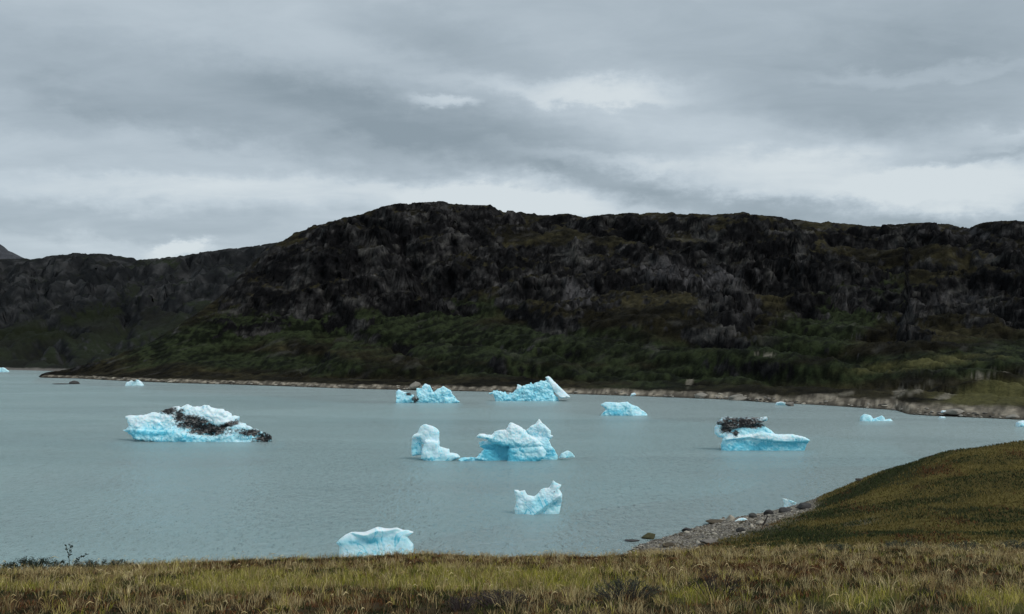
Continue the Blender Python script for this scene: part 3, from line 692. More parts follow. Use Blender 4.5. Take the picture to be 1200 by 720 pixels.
shrub('willow_shrub', 'grey green shrub at the bottom right of centre, dark at its foot', 735, 712, 13.4, 1.1, 0.34, 80, 1500, GREYL, (0.045, 0.04, 0.035), leaf=0.02)
shrub('twiggy_shrub', 'leafless dark branching shrub leaning left among straw grass at the bottom right', 842, 712, 13.2, 1.0, 0.52, 26, 60, GREYL, (0.04, 0.032, 0.028), upright=0.5, leaf=0.016)
for i, (px, wid, hh, lab) in enumerate([(985, 1.1, 0.22, 'small grey green shrub, first from the left in the row below the knoll'), (1060, 1.6, 0.34, 'tall grey green shrub in the row below the knoll, left of the widest one'),
                       (1130, 2.2, 0.30, 'widest grey green shrub in the row along the foot of the knoll'), (1192, 1.5, 0.30, 'grey green shrub at the right edge in the row below the knoll')]):
    shrub('willow_shrub', lab, px, 645, 25.4, wid, hh, 50, 1700, GREYL, (0.05, 0.045, 0.04), 'grey green shrubs in a row below the knoll', leaf=0.03)

# the tall leafy stem against the water
X0, Y0, _ = at(82, 662, 25.2); Z0 = float(ground_z(np.array([X0]), np.array([Y0]))[0])
root = empty('leafy_plant', (X0, Y0, Z0), 'thin upright plant with forked leafy stems standing up against the water, far left', 'plant')
def stem(pts, r0, leafn, nm='stem'):
    V, Q = tube(pts, np.linspace(r0, 0.004, len(pts)), 5); a = Acc(); a.add(V, Q, col=(0.045, 0.05, 0.03)); so = link(nm, a.mesh(nm), M_TWIG, root)
    a = Acc(); pts = np.array(pts)
    for _ in range(leafn):
        i = random.randrange(1, len(pts)); f = random.random() if i < len(pts)-1 else 1.0
        p = pts[i-1]*(1-f)+pts[i]*f; d1 = np.array((random.uniform(-1, 1), random.uniform(-.6, .6), random.uniform(-.1, 1))); d1 /= np.linalg.norm(d1)
        d2 = np.cross(d1, (0.2, 1, 0.3)); L_ = random.uniform(0.045, 0.085)
        a.add([p, p+d1*L_*.5+d2*L_*.3, p+d1*L_, p+d1*L_*.5-d2*L_*.3], [(0, 1, 2, 3)], col=np.array((0.035, 0.05, 0.035))*random.uniform(0.7, 1.4))
    link('leaves', a.mesh('leaves', False), M_GRASS, so)
stem([(0, 0, 0), (-0.02, 0, 0.25), (-0.03, 0, 0.45), (-0.09, 0, 0.60), (-0.10, 0.02, 0.68)], 0.011, 18)
stem([(-0.03, 0, 0.42), (0.03, 0, 0.55), (0.06, 0, 0.66)], 0.007, 10)
stem([(-0.03, 0, 0.46), (-0.015, 0.02, 0.58), (0.0, 0.02, 0.70)], 0.006, 8)
stem([(0.02, 0, 0), (0.12, 0, 0.22), (0.22, 0, 0.34), (0.36, 0, 0.42), (0.45, 0, 0.46)], 0.010, 30)
stem([(-0.01, 0, 0), (-0.08, 0, 0.18), (-0.20, 0, 0.25)], 0.008, 26)

# ------------------------------------------------------------------ stones
import bmesh
def stone_mesh(name, seed, col, sq=(1, 0.8, 0.6), sub=3):
    bm = bmesh.new(); bmesh.ops.create_icosphere(bm, subdivisions=sub, radius=0.5)
    V = np.array([v.co[:] for v in bm.verts]); T = np.array([[v.index for v in f.verts] for f in bm.faces]); bm.free()
    rr = np.random.default_rng(seed)
    for _ in range(15):                                  # plane cuts give facets
        n = rr.normal(0, 1, 3); n /= np.linalg.norm(n); o = rr.uniform(0.24, 0.43); d = V@n-o; V = V-np.maximum(d, 0)[:, None]*n
    V = V*(1+0.16*fbm(V[:, 0]*2.3, V[:, 1]*2.3, V[:, 2]*2.3, o=3, seed=seed))[:, None]*np.array(sq)
    n = fbm(V[:, 0]*4, V[:, 1]*4, V[:, 2]*4, o=3, seed=seed+5)
    cols = np.array(col)[None]*(1+0.5*n)[:, None]
    return mesh_np(name, V, None, T, cols, smooth=False)
PALE = (0.33, 0.30, 0.245); GREY = (0.17, 0.155, 0.135); DARK = (0.050, 0.048, 0.046); WEED = (0.060, 0.058, 0.028); BROWN = (0.075, 0.060, 0.04)
def rock(label, px, py, wpx, hpx, col, seed, group=None, name='boulder', d=None, depth=1.0):
    """px, py: middle of the foot in the photograph"""
    dd = d or shore_d(py); X0 = (px-600)/F*dd
    for _ in range(12):
        g0 = max(float(ground_z(np.array([X0]), np.array([dd]))[0]), 0) if dd < 120 else 0.0
        dn = (EYE-g0)*F/(py-HY); dd = d or 0.5*(dd+dn); X0 = (px-600)/F*dd
    k0 = 0.85 if dd < 120 else 1.0
    w_, h_ = k0*wpx/F*dd, k0*hpx/F*dd
    me = stone_mesh(name, seed, col)
    lo = me_min = min(v.co.z for v in me.vertices); hi = max(v.co.z for v in me.vertices); xw = max(v.co.x for v in me.vertices)-min(v.co.x for v in me.vertices)
    o = link(name, me, M_ROCK); sz = h_*1.35/(hi-lo); o.scale = (w_/xw, w_/xw*depth, sz)
    o.location = (X0, dd, g0+h_-hi*sz)
    return tag(o, label, 'rock', group)
rock('rounded rock at the tip of the beach with bright green weed on top', 760, 631, 20, 8, WEED, 11)
rock('low dark ledge in the water left of the weedy rock', 742, 634, 22, 2.2, DARK, 12)
rock('dark brown flat ledge at the waterline of the beach', 806, 623, 18, 6, DARK, 13)
rock('long low weed covered ledge next to the pale boulder', 840, 613, 26, 4.5, BROWN, 14)
rock('pale beige rounded boulder at the waterline', 857, 611, 13, 9, PALE, 15)
rock('dark grey boulder just right of the flat ice fragment', 882, 607, 12, 7, (0.06, 0.06, 0.055), 16)
rock('black boulder midway between the ice fragments on the shore', 902, 604, 15, 7.5, DARK, 17)
rock('black boulder directly below the upright ice fragment', 921, 600.5, 18, 6.5, DARK, 18)
rock('large black boulder at the right end of the beach below the heath', 942, 596.5, 20, 8, DARK, 19)
rock('dark half buried boulder in the middle of the beach', 867, 624, 13, 7, (0.05, 0.048, 0.045), 20)
rock('small pale stone below the flat ice fragment', 880, 618, 7, 5, PALE, 21)
rock('low brown rock at the left end of the beach above the grass', 784, 641, 20, 6, BROWN, 22)
rock('wide brown rock on the lower beach near the grass', 832, 637, 24, 7, GREY, 23)
rock('dark low rock on the skyline of the knoll', 1007, 566, 12, 4, (0.05, 0.045, 0.035), 24, d=72)
rock('low dark skerry in the water off the far spit', 88, 450.2, 12, 4.0, DARK, 25, depth=1.2)
rock('thin dark ledge awash beside the far skerry', 74, 450.4, 22, 1.0, DARK, 26)
rock('dark boulder standing on the right hand ridge against the sky', 1077, 266.4, 5, 3, DARK, 27, d=678)
bpy.data.objects['boulder.016'].location.z = at(1077, 266.2, 678)[2]-0.4
# beach cobbles: separate stones, alike
cob = [stone_mesh('cobble', 200+i, c, sub=2) for i, c in enumerate([PALE, GREY, (0.17, 0.155, 0.13), (0.06, 0.056, 0.05), BROWN, PALE])]
k_ = 0
while k_ < 120:
    y0 = random.uniform(51, 75); x0 = random.uniform(4, 25); z0 = float(ground_z(np.array([x0]), np.array([y0]))[0])
    if not (-0.15 < z0 < 1.25): continue
    s = random.uniform(0.18, 0.55)*(1.3 if random.random() < 0.15 else 1)
    mi = random.randrange(6); o = link('beach_stone', cob[mi], M_ROCK, loc=(x0, y0, z0+s*0.06)); o.scale = (s, s*random.uniform(.7, 1.2), s*random.uniform(.6, 1)); o.rotation_euler = (0, 0, random.uniform(0, 6.3))
    tag(o, '%s %s stone lying %s of the near gravel beach' % ('small' if s < 0.32 else 'larger', ['pale beige', 'grey', 'light tan', 'dark grey', 'brown', 'whitish'][mi], 'at the waterline' if z0 < 0.35 else 'on the upper part'), 'rock', 'loose stones on the near beach'); k_ += 1
a = Acc(); base = np.array([v.co[:] for v in cob[1].vertices]); 
bmq = bmesh.new(); bmesh.ops.create_icosphere(bmq, subdivisions=1, radius=0.5); pv = np.array([v.co[:] for v in bmq.verts]); pt = np.array([[v.index for v in f.verts] for f in bmq.faces]); bmq.free()
k_ = 0
xs_, ys_ = rng.uniform(3, 26, 26000), rng.uniform(50, 77, 26000); zs_ = ground_z(xs_, ys_); ok = (zs_ > -0.2) & (zs_ < 1.2); xs_, ys_, zs_ = xs_[ok][:6000], ys_[ok][:6000], zs_[ok][:6000]
for x0, y0, z0 in zip(xs_, ys_, zs_):
    s = random.uniform(0.06, 0.2); a.add(pv*np.array((s, s*random.uniform(.7, 1.2), s*.6))*rng.uniform(0.8, 1.2, (len(pv), 1))+np.array((x0, y0, z0)), None, pt, col=np.array(random.choice([PALE, GREY, GREY, BROWN, (0.17, 0.155, 0.13)]))*random.uniform(.7, 1.2))
tag(link('gravel', a.mesh('gravel'), M_ROCK), 'grey and beige gravel covering the near beach', 'gravel', kind='stuff')
# driftwood
p0 = at(893, 618, 60); g0 = float(ground_z(np.array([p0[0]]), np.array([p0[1]]))[0])
a = Acc(); V, Q = tube([(0, 0, -0.1), (0.22, 0.1, 0.25), (0.42, 0.15, 0.62)], [0.07, 0.06, 0.03], 7); a.add(V, Q, col=(0.035, 0.03, 0.026))
tag(link('driftwood', a.mesh('driftwood'), M_TWIG, loc=(p0[0], p0[1], g0)), 'short dark stick leaning up from the pale beach stones', 'driftwood')
# far shore boulders: the largest as things
fs = [stone_mesh('far_boulder', 300+i, c, sub=2) for i, c in enumerate([PALE, (0.20, 0.185, 0.155), GREY, (0.30, 0.28, 0.24), (0.15, 0.135, 0.115), (0.07, 0.065, 0.055)])]
sh_t = np.array(SHORE)
for k_ in range(230):
    px_ = random.choice((random.uniform(120, 680), random.uniform(680, 1190), random.uniform(840, 1190)))
    d0 = float(np.interp(px_, sh_t[:, 0], sh_t[:, 1]))+random.uniform(-0.5, 6)
    s = random.uniform(0.8, 2.2)*d0/330*(1.5 if random.random() < 0.12 else 1); 
    mi = random.randrange(6); o = link('shore_boulder', fs[mi], M_ROCK, loc=((px_-600)/F*d0, d0, random.uniform(0.1, 0.3)+0.16*max(0, d0-float(np.interp(px_, sh_t[:, 0], sh_t[:, 1]))))); o.scale = (s*random.uniform(.9, 1.5), s, s*random.uniform(.6, .95)); o.rotation_euler = (0, 0, random.uniform(0, 6.3))
    tag(o, '%s far shore boulder %s' % (['pale beige', 'light tan', 'grey', 'whitish', 'grey brown', 'dark'][mi], 'left of the forked iceberg' if px_ < 460 else 'behind the forked or slab topped iceberg' if px_ < 690 else 'between the wedge and dark capped icebergs' if px_ < 840 else 'behind the dark capped iceberg' if px_ < 1000 else 'on the point at the far right'), 'rock', 'boulders along the far shore')
for px_, py_, w_, h_, lab in [(700*1.0+164, 465.5, 18, 5, 'wide pale slab on the far shore, left of the round one'), (865, 468, 20, 6, 'grey slab sloping to the water on the far shore'), (823, 464, 16, 6, 'pale round boulder on the far shore below the bare scar'),
                              (1118, 484, 26, 6, 'broad brown rock on the point of the far shore'), (1187, 489.5, 16, 6, 'grey rock heap at the end of the far beach, right edge'), (486, 452, 14, 7, 'pale boulder above the waterline behind the forked blue iceberg')]:
    d_ = float(np.interp(px_, sh_t[:, 0], sh_t[:, 1]))+1.5; o = rock(lab, px_, py_, w_, h_, (0.22, 0.205, 0.175), int(px_), d=d_); o.location.z = max(0.2, at(px_, py_, d_)[2])

# ------------------------------------------------------------------ icebergs: solid fields turned into surfaces
def surface_nets(Fd, o, s):
    nx, ny, nz = Fd.shape; ins = Fd > 0
    acc = np.zeros((nx-1, ny-1, nz-1, 3)); cnt = np.zeros((nx-1, ny-1, nz-1))
    cor = [(a, b, c) for a in (0, 1) for b in (0, 1) for c in (0, 1)]
    sl = lambda A, c: A[c[0]:nx-1+c[0], c[1]:ny-1+c[1], c[2]:nz-1+c[2]]
    for i, c in enumerate(cor):
        for e in cor[i+1:]:
            if sum(abs(c[k]-e[k]) for k in range(3)) != 1: continue
            f0, f1 = sl(Fd, c), sl(Fd, e); m = (f0 > 0) != (f1 > 0); t = np.where(m, f0/(f0-f1+1e-12), 0)
            for k in range(3): acc[..., k] += np.where(m, c[k]+(e[k]-c[k])*t, 0)
            cnt += m
    act = cnt > 0; idx = -np.ones(act.shape, int); idx[act] = np.arange(act.sum())
    pos = np.stack(np.nonzero(act), 1)+acc[act]/cnt[act][:, None]
    V = pos*s+np.array(o); Q = []
    for ax in range(3):
        a = [slice(None)]*3; b = [slice(None)]*3; a[ax] = slice(0, -1); b[ax] = slice(1, None)
        i0, i1 = ins[tuple(a)], ins[tuple(b)]; ch = np.argwhere(i0 != i1); u, w = (ax+1) % 3, (ax+2) % 3
        lim = np.array(act.shape); ok = (ch[:, u] > 0) & (ch[:, w] > 0) & (ch[:, u] < lim[u]) & (ch[:, w] < lim[w]); ch = ch[ok]
        if not len(ch): continue
        def g(du, dw):
            q = ch.copy(); q[:, u] -= du; q[:, w] -= dw; return idx[q[:, 0], q[:, 1], q[:, 2]]
        q = np.stack([g(1, 1), g(0, 1), g(0, 0), g(1, 0)], 1); fl = ~i0[tuple(ch.T)]; q[fl] = q[fl][:, ::-1]; Q.append(q)
    return V, np.concatenate(Q)
def poly_sd(poly, x, z):
    p = np.array(poly, float); d = np.full(x.shape, 1e9); ins = np.zeros(x.shape, bool)
    for i in range(len(p)):
        a, b = p[i], p[(i+1) % len(p)]; e = b-a; wx, wz = x-a[0], z-a[1]
        t = np.clip((wx*e[0]+wz*e[1])/(e@e+1e-9), 0, 1); d = np.minimum(d, np.hypot(wx-e[0]*t, wz-e[1]*t))
        cnd = ((a[1] > z) != (b[1] > z)) & (x < (b[0]-a[0])*(z-a[1])/(b[1]-a[1]+1e-12)+a[0]); ins ^= cnd
    return np.where(ins, d, -d)
def berg(name, label, base_py, parts, seed, group=None, foot=None, res=1.15, base_d=None, zoff=0.0):
    """parts: list of dict(name, slabs=[(outline px, half depth m, offset y m, taper)], white, dirt=[blobs])"""
    d0 = base_d or shore_d(base_py)
    allp = np.array([p for pt in parts for s in pt['slabs'] for p in s[0]]); cxp = (allp[:, 0].min()+allp[:, 0].max())/2
    root = empty(name, ((cxp-600)/F*d0, d0, zoff), label, 'iceberg' if group != 'x' else 'ice', None if group == 'x' else group)
    ox = (cxp-600)/F*d0
    for pt in parts:
        hs = max(s[1]+abs(s[2]) for s in pt['slabs'])*1.12
        sz = res*d0/F
        polys = []
        for out, hd, yo, tp in pt['slabs']:
            dd = d0+yo
            q = [((a-600)/F*dd-ox, EYE-(b-HY)/F*dd-zoff) for a, b in out]
            q = [(a, (-0.75 if (b < 0.12*max(1, d0/150) and not pt.get('dry')) else b)) for a, b in q]
            polys.append(q)
        aq = np.array([v for q in polys for v in q]); x0, x1, z0, z1 = aq[:, 0].min(), aq[:, 0].max(), aq[:, 1].min(), aq[:, 1].max()
        m_ = sz*3
        if foot and pt is parts[0]: hb = hs; x0 -= foot[0]; x1 += foot[0]; z0 = min(z0, -1.25); hs += foot[0]*1.7
        sy = max(sz, 2*hs/70)
        nx, nz, ny = int((x1-x0+2*m_)/sz)+1, int((z1-z0+2*m_)/sz)+1, int((2*hs+2*m_)/sy)+1
        gx, gy, gz = x0-m_+np.arange(nx)*sz, -hs-m_+np.arange(ny)*sy, z0-m_+np.arange(nz)*sz
        GX, GY, GZ = np.meshgrid(gx, gy, gz, indexing='ij')
        X2, Z2 = np.meshgrid(gx, gz, indexing='ij')
        Fd = np.full(GX.shape, -1e9); zt = max(z1, 0.3)
        rr = np.random.default_rng(seed)
        for (out, hd, yo, tp), q in zip(pt['slabs'], polys):
            d2 = poly_sd(q, X2, Z2)
            hz = np.clip(Z2/zt, 0, 1)
            tk = hd*(1-tp*hz)
            rim = max(0.5*d2.max(), 3*sz)
            tk = tk*np.sqrt(1-(1-np.clip(d2/rim, 0, 1))**2*0.92)
            cy = yo+0.18*hd*fbm(X2/(hd*1.4), Z2/(hd*1.4), o=2, seed=seed+3)
            # broken faces: random facets lower the front and the back, never the outline
            tf, tb = np.full_like(tk, hd), np.full_like(tk, hd)
            for _ in range(int(pt.get('cuts', 9)*1.8)):
                ax_, az_ = rr.normal(0, 0.5), rr.normal(0.25, 0.5); xc, zc_ = rr.uniform(x0, x1), rr.uniform(0, zt)
                pl = hd*rr.uniform(0.35, 0.85)-ax_*(X2-xc)-az_*(Z2-zc_)
                if rr.random() < 0.65: tf = np.minimum(tf, pl)
                else: tb = np.minimum(tb, pl)
            tf = np.minimum(tk, np.maximum(tf, 0.25*tk)); tb = np.minimum(tk, np.maximum(tb, 0.4*tk))
            u_ = GY-cy[:, None, :]
            f = np.minimum(d2[:, None, :], np.minimum(tf[:, None, :]+u_, tb[:, None, :]-u_))
            Fd = np.maximum(Fd, f)
        if foot and pt is parts[0]:
            xm, rx = (aq[:, 0].min()+aq[:, 0].max())/2, (aq[:, 0].max()-aq[:, 0].min())/2+foot[0]*0.6
            fe = (1-np.sqrt(((GX-xm)/rx)**2+(GY/(hb*0.9+foot[0]*1.3))**2))*min(rx, hs)+0.5*foot[0]*fbm(GX/1.2, GY/1.2, o=2, seed=seed+8)
            Fd = np.maximum(Fd, np.minimum(fe, np.minimum(-0.22-GZ, GZ+1.1)))
        wd = (x1-x0); sc_ = pt.get('scale', 0.10)*1.35*min(wd, 9)+0.05
        n1 = fbm(GX/sc_, GY/sc_, GZ/sc_, o=2, seed=seed); n2 = ridged(GX/sc_*2.2, GY/sc_*2.2, GZ/sc_*2.2, o=2, seed=seed+5)-0.5
        ra = pt.get('rough', 1.0)*sz
        n3 = np.abs(fbm(GX/sc_*1.6+5, GY/sc_*1.6, GZ/sc_*2.4, o=2, seed=seed+9))-0.2
        Fd = Fd+np.where(GZ > -0.1, 1, 0.2)*ra*(1.5*n1-1.1*n2-1.3*n3)
        Fd[0], Fd[-1] = -1, -1; Fd[:, 0], Fd[:, -1] = -1, -1; Fd[:, :, 0], Fd[:, :, -1] = -1, -1
        V, Q = surface_nets(Fd, (gx[0], gy[0], gz[0]), np.array((sz, sy, sz)))
        me = mesh_np(pt['name'], V, Q, smooth=False)
        nrm = np.zeros(len(V)*3, np.float32); me.vertices.foreach_get('normal', nrm); nz_ = nrm.reshape(-1, 3)[:, 2]
        PX = 600+F*(V[:, 0]+ox)/(V[:, 1]+d0); PY = HY+F*(EYE-V[:, 2]-zoff)/(V[:, 1]+d0)
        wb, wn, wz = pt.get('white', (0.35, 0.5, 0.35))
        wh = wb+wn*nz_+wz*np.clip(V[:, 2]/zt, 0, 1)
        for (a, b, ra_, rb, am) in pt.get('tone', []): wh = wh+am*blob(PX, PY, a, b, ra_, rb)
        di = np.zeros(len(V))
        for bl in pt.get('dirt_shade', []): di = np.maximum(di, blob(PX, PY, *bl))  # debris, plus the painted shade of a notch and a hole
        for nme, arr in (('white', wh), ('dirt_shade', di)):
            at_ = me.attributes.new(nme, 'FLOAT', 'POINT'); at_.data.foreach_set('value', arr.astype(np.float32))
        # snowy parts smooth, broken ice faceted
        me.polygons.foreach_set('use_smooth', np.zeros(len(Q), bool))
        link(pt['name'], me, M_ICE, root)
    return root
ICE_G = 'icebergs floating in the fjord'
# 1 large debris streaked berg, left
berg('iceberg', 'large white iceberg on the left streaked with black debris and low dark right end', 517, [
    dict(name='ice_body', slabs=[([(147, 489), (152, 487), (165, 487), (180, 483), (186, 485), (195, 479), (204, 476), (211, 478), (217, 474), (224, 477), (233, 477), (245, 475), (252, 480), (260, 479), (267, 483), (270, 488), (279, 489), (278, 494), (292, 500), (272, 505), (250, 510), (240, 515), (215, 515), (190, 515), (158, 515), (152, 508), (143, 505), (150, 500)], 3.4, 0.6, 0.35),
                                 ([(237, 516), (250, 511), (258, 503), (276, 496), (297, 501), (305, 504), (312, 509), (318, 511), (319, 519), (300, 520), (255, 520)], 1.6, -1.2, 0.4),
                                 ([(155, 515), (160, 504), (205, 504), (245, 512), (242, 518), (155, 516)], 2.2, -0.9, 0.3)],
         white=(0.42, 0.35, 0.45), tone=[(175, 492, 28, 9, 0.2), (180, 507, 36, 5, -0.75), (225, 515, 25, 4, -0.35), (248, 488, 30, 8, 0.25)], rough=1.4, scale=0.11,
         dirt_shade=[(240, 501, 34, 8, 8), (218, 497, 16, 7), (210, 488, 9, 12), (245, 505, 30, 7), (311, 513, 18, 11), (294, 507, 20, 6), (198, 481, 16, 6), (228, 492, 24, 6, 10), (262, 500, 34, 4, -18)])], 1001, ICE_G, foot=(1.8,))
# 2 forked blue berg by far shore
berg('iceberg', 'forked turquoise iceberg near the far shore with a dark notch', 472, [
    dict(name='ice_body', slabs=[([(464, 460), (467, 457), (474, 459), (480, 460), (486, 464), (488, 471), (465, 472)], 3.0, 0, 0.3),
                                 ([(486, 472), (489, 466), (488, 455), (494, 455), (498, 450), (504, 453), (508, 461), (513, 456), (520, 453), (527, 457), (532, 464), (538, 471), (520, 472)], 3.6, 0.4, 0.35),
                                 ([(520, 472), (521, 466), (530, 466), (539, 471)], 2.0, -1.5, 0.3)],
         white=(0.20, 0.28, 0.30), dirt_shade=[(487, 468, 5, 5), (479, 462, 5, 3)], rough=1.0)], 1002, ICE_G, foot=(1.0,), res=0.9)  # first dark spot paints the shade of the notch into the ice colour
# 3 blue berg with tilted white slab
berg('iceberg', 'blue iceberg near the far shore with a tall tilted white slab at its right', 470, [
    dict(name='ice_body', slabs=[([(573, 461), (580, 458), (592, 459), (594, 462), (600, 461), (605, 456), (613, 453), (618, 450), (626, 450), (633, 447), (641, 445), (646, 452), (650, 461), (654, 466), (655, 471), (582, 470), (578, 463)], 4.2, 0.5, 0.35)],
         white=(0.16, 0.25, 0.18), rough=1.7, scale=0.09),
    dict(name='ice_slab', slabs=[([(639, 442), (643, 441), (669, 466), (657, 467), (648, 458)], 3.4, 0.8, 0.1)], white=(0.95, 0.1, 0.1), rough=0.5, cuts=2),
    dict(name='ice_spike', slabs=[([(605, 457), (606, 450), (611, 452), (613, 458)], 1.0, 0.2, 0.2)], white=(0.8, 0.1, 0.1), rough=0.4, cuts=2, dry=True)], 1003, ICE_G, foot=(1.0,), res=0.9)
# 4 low wedge
berg('iceberg', 'pale blue wedge iceberg in front of the far shore, right of centre', 487, [
    dict(name='ice_body', slabs=[([(704, 474), (710, 471), (722, 472), (735, 471), (742, 475), (748, 477), (752, 481), (758, 485), (760, 487), (702, 487), (707, 483), (710, 480)], 2.6, 0, 0.4)],
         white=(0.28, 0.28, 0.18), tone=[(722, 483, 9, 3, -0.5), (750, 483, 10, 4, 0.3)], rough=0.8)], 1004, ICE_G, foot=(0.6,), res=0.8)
# 5 block berg left of centre
berg('iceberg', 'white block iceberg with a stepped foot, left of the big twin peaked one', 539, [
    dict(name='ice_body', slabs=[([(481, 515), (484, 510), (489, 507), (492, 500), (499, 497), (507, 500), (513, 503), (515, 506), (515.5, 521), (508, 523), (495, 521), (492, 514), (486, 513)], 1.7, 0.2, 0.25),
                                 ([(482, 535), (483, 514), (494, 513), (495, 533)], 1.3, 0.7, 0.1),
                                 ([(493, 538), (494, 527), (498, 516), (514, 518), (515, 524), (526, 527), (527, 531), (535, 532), (539, 536), (515, 540)], 1.6, -0.7, 0.3)],
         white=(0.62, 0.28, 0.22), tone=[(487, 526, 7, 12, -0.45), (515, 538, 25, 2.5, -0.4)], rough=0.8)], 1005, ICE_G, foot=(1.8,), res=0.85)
# 6 twin peaked big berg in the centre
berg('iceberg', 'big white twin peaked iceberg in the centre with a deep blue undercut', 540, [
    dict(name='ice_body', slabs=[([(558, 512), (562, 508), (572, 509), (576, 510), (584, 505), (593, 503), (598, 495), (604, 497), (612, 502), (619, 509), (628, 514), (637, 521), (639, 523), (620, 525), (600, 524), (578, 521), (574, 517), (560, 514)], 2.6, -0.3, 0.45),
                                 ([(562, 518), (577, 514), (606, 514), (610, 540), (569, 540), (572, 530), (563, 523)], 1.5, 0.6, 0.1),
                                 ([(594, 540), (596, 523), (636, 522), (640, 530), (638, 538), (610, 541)], 1.7, -0.4, 0.2),
                                 ([(557, 537), (568, 527), (580, 526), (590, 540)], 1.3, 0.4, 0.3)],
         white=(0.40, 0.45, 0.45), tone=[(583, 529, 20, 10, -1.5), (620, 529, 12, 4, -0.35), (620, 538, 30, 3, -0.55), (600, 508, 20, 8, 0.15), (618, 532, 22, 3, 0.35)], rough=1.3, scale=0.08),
    dict(name='ice_peak', slabs=[([(616, 506), (621, 500), (627, 497), (632, 491), (636, 496), (642, 501), (646, 505), (645, 509), (649, 511), (641, 518), (634, 519), (622, 514)], 1.5, 1.6, 0.3),
                                 ([(626, 512), (642, 514), (646, 522), (654, 534), (652, 538), (622, 540)], 1.4, 1.4, 0.2)],
         white=(0.42, 0.25, 0.5), tone=[(645, 530, 14, 14, -0.3)], rough=0.9),
    dict(name='ice_shelf', slabs=[([(537, 538), (545, 535.8), (557, 536.2), (566, 536), (568, 541), (540, 541)], 0.7, 0.0, 0.2)], white=(0.12, 0.12, 0.1), rough=0.4, cuts=2),
    dict(name='ice_lump', slabs=[([(655, 537), (658, 531), (665, 528), (671, 531), (674, 536)], 0.7, 1.0, 0.3)], white=(0.5, 0.1, 0.1), rough=0.6, cuts=3)], 1006, ICE_G, foot=(1.8,), res=0.85)
# 7 horned berg nearer
berg('iceberg', 'small pale iceberg with two horns and a tiny hole, below the big twin peaked one', 602, [
    dict(name='ice_body', slabs=[([(603, 575), (607, 574), (609, 576), (615, 574), (618, 580), (626, 582), (631, 578), (634, 573), (644, 572), (648, 563), (652, 566), (657, 568.5), (655, 573), (659, 579), (658, 590), (656, 600), (650, 603), (630, 603), (604, 603), (603, 597), (605, 585)], 1.1, 0, 0.35)],
         white=(0.50, 0.20, 0.42), tone=[(632, 592, 9, 9, -0.35), (648, 595, 8, 8, -0.25)], rough=0.9, cuts=2, dirt_shade=[(649.5, 576.5, 0.9, 1.0)])], 1017, ICE_G, foot=(0.6,), res=0.75)  # small dark spot paints the shaded hole into the colour, no opening modelled
# 8 rounded berg behind the bank
berg('iceberg', 'rounded white iceberg with a blue groove, close behind the grassy bank', 654, [
    dict(name='ice_body', slabs=[([(394, 636), (398, 632), (405, 627), (411, 624), (418, 624), (427, 624), (434, 621), (442, 618), (450, 620), (458, 620), (465, 619), (472, 622), (478, 622), (484.5, 624), (479, 628), (477, 629), (480, 634), (484, 639), (484, 656), (396, 656), (398, 640)], 1.3, 0, 0.5)],
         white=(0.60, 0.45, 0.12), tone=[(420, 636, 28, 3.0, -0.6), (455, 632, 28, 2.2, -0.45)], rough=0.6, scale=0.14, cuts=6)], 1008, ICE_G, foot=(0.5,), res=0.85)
# 9 berg with a dark cap, right
berg('iceberg', 'turquoise iceberg on the right with a dark rocky cap over a white ledge', 528, [
    dict(name='ice_body', slabs=[([(846, 528), (845, 522), (849, 512), (866, 512), (900, 510), (925, 510), (946, 515), (944, 524), (940, 529), (900, 530), (870, 529)], 2.0, 0.2, 0.15),
                                 ([(849, 514), (862, 512), (880, 509), (893, 506), (904, 508), (914, 509), (930, 509), (943, 512), (949, 516), (945, 519), (925, 519), (900, 517), (875, 514), (850, 516)], 2.6, -0.1, 0.3),
                                 ([(838, 500), (842, 495), (870, 497), (895, 497), (897, 500), (903, 504), (909, 510), (880, 514), (852, 514), (842, 512), (837, 508)], 2.0, 0.4, 0.2)],
         white=(0.20, 0.40, 0.05), tone=[(915, 513, 32, 4, 0.75), (875, 511, 26, 3, 0.45), (841, 505, 6, 8, 0.5), (854, 508, 6, 6, 0.55), (885, 524, 40, 6, -0.3)], rough=1.0, scale=0.08,
         dirt_shade=[(851, 503, 10, 6), (862, 508, 5, 5), (880, 499, 26, 4)]),
    dict(name='debris_cap', slabs=[([(840, 494), (846, 490), (853, 488.5), (860, 490), (872, 489), (885, 490), (899, 489), (899, 492), (890, 497), (870, 501), (858, 504), (846, 500), (841, 498)], 2.3, 0.2, 0.2)],
         white=(0.5, 0.3, 0.2), rough=0.9, dry=True, dirt_shade=[(868, 496, 44, 12), (850, 499, 14, 8)])], 1009, ICE_G, foot=(1.8,), res=0.85)
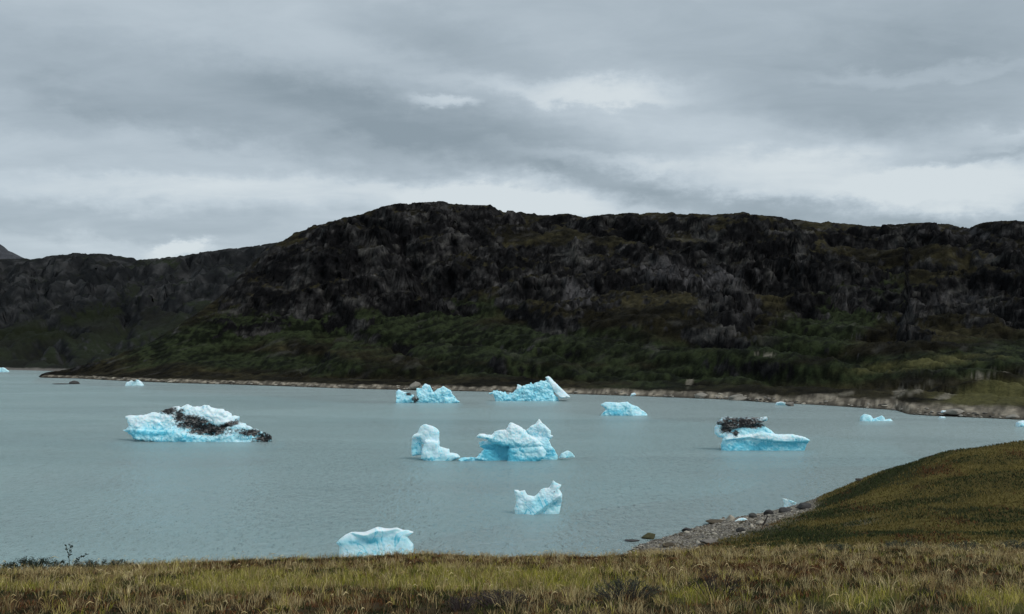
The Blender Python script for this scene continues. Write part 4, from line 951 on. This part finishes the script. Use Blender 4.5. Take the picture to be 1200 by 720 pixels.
# small fragments
SM = 'small ice fragments along the far shore'
def bit(label, base, out, hd, seed, white=(0.75, 0.2, 0.15), dirt_shade=(), group=SM, **kw):
    return berg('ice_fragment', label, base, [dict(name='ice_body', slabs=[(out, hd, 0, 0.3)], white=white, rough=0.7, dirt_shade=list(dirt_shade), cuts=5, dry=kw.get('zoff', 0) > 0)], seed, group, res=0.5, **kw)
bit('small white blue ice fragment at the left edge near the far bay', 436, [(-8, 436.5), (-6, 431), (4, 431), (10, 434.5), (11, 436.5)], 4, 2001, (0.5, 0.2, 0.2))
bit('small white ice fragment off the far spit, dark speck on top', 452, [(146, 452), (148, 448.5), (154, 446), (157, 447), (161, 445), (165, 448), (168, 452)], 3, 2002, dirt_shade=[(157.5, 446.5, 3, 1.2)])
bit('small turquoise ice fragment with two humps off the right far shore', 493.5, [(1007, 493.8), (1009, 488), (1013, 485), (1020, 487), (1023, 491), (1027, 490), (1033, 487), (1036, 489), (1037, 492), (1044, 491), (1050, 493.8)], 1.5, 2003, (0.35, 0.2, 0.2))
bit('small flat ice fragment beside a grey rock on the right far shore', 475, [(908, 475.5), (910, 472), (915, 471), (923, 473), (926, 475.5)], 2, 2004)
bit('tiny white ice fragment by the far shore point', 478, [(1031, 478), (1031, 474), (1037, 474), (1038, 478)], 1.2, 2005)
bit('tiny flat white ice fragment left of another by the far point', 477, [(1019, 477.3), (1022, 475.3), (1029, 476), (1030, 477.3)], 1.2, 2006)
bit('white blue ice fragment at the right edge of the far shore', 500, [(1191, 500), (1193, 495), (1199, 493), (1210, 494), (1214, 500)], 1.4, 2007, (0.55, 0.2, 0.2))
bit('tiny pale ice fragment on the far shore behind the wedge iceberg', 464.2, [(737, 464.6), (740, 461.5), (744, 460.5), (748, 464.6)], 2, 2008)
bit('thin white ice sliver aground on the far shore point', 484, [(1103, 484), (1104, 481.3), (1113, 481.3), (1115, 484)], 1.2, 2009, base_d=shore_d(488)+0.5)
bit('tiny white ice sliver awash below the far shore point', 490, [(1099, 490.3), (1102, 488.3), (1107, 488.6), (1109, 490.3)], 1.0, 2010)
bit('upright white ice fragment perched on a black boulder', 597, [(917, 599), (919.5, 591), (917, 584), (925, 586), (933, 589), (932, 599)], 0.45, 2011, (0.85, 0.1, 0.1), group=None, base_d=74.0, zoff=0.35)
bit('flat white ice fragment lying on the near beach', 604, [(861, 611), (867, 607.5), (872, 607), (877, 609.5), (876, 612), (867, 613)], 0.5, 2012, (0.9, 0.1, 0.1), group=None, base_d=65.5, zoff=0.2)
rock('grey rock beside the small flat ice fragment, right far shore', 926, 476, 11, 4.5, GREY, 41)
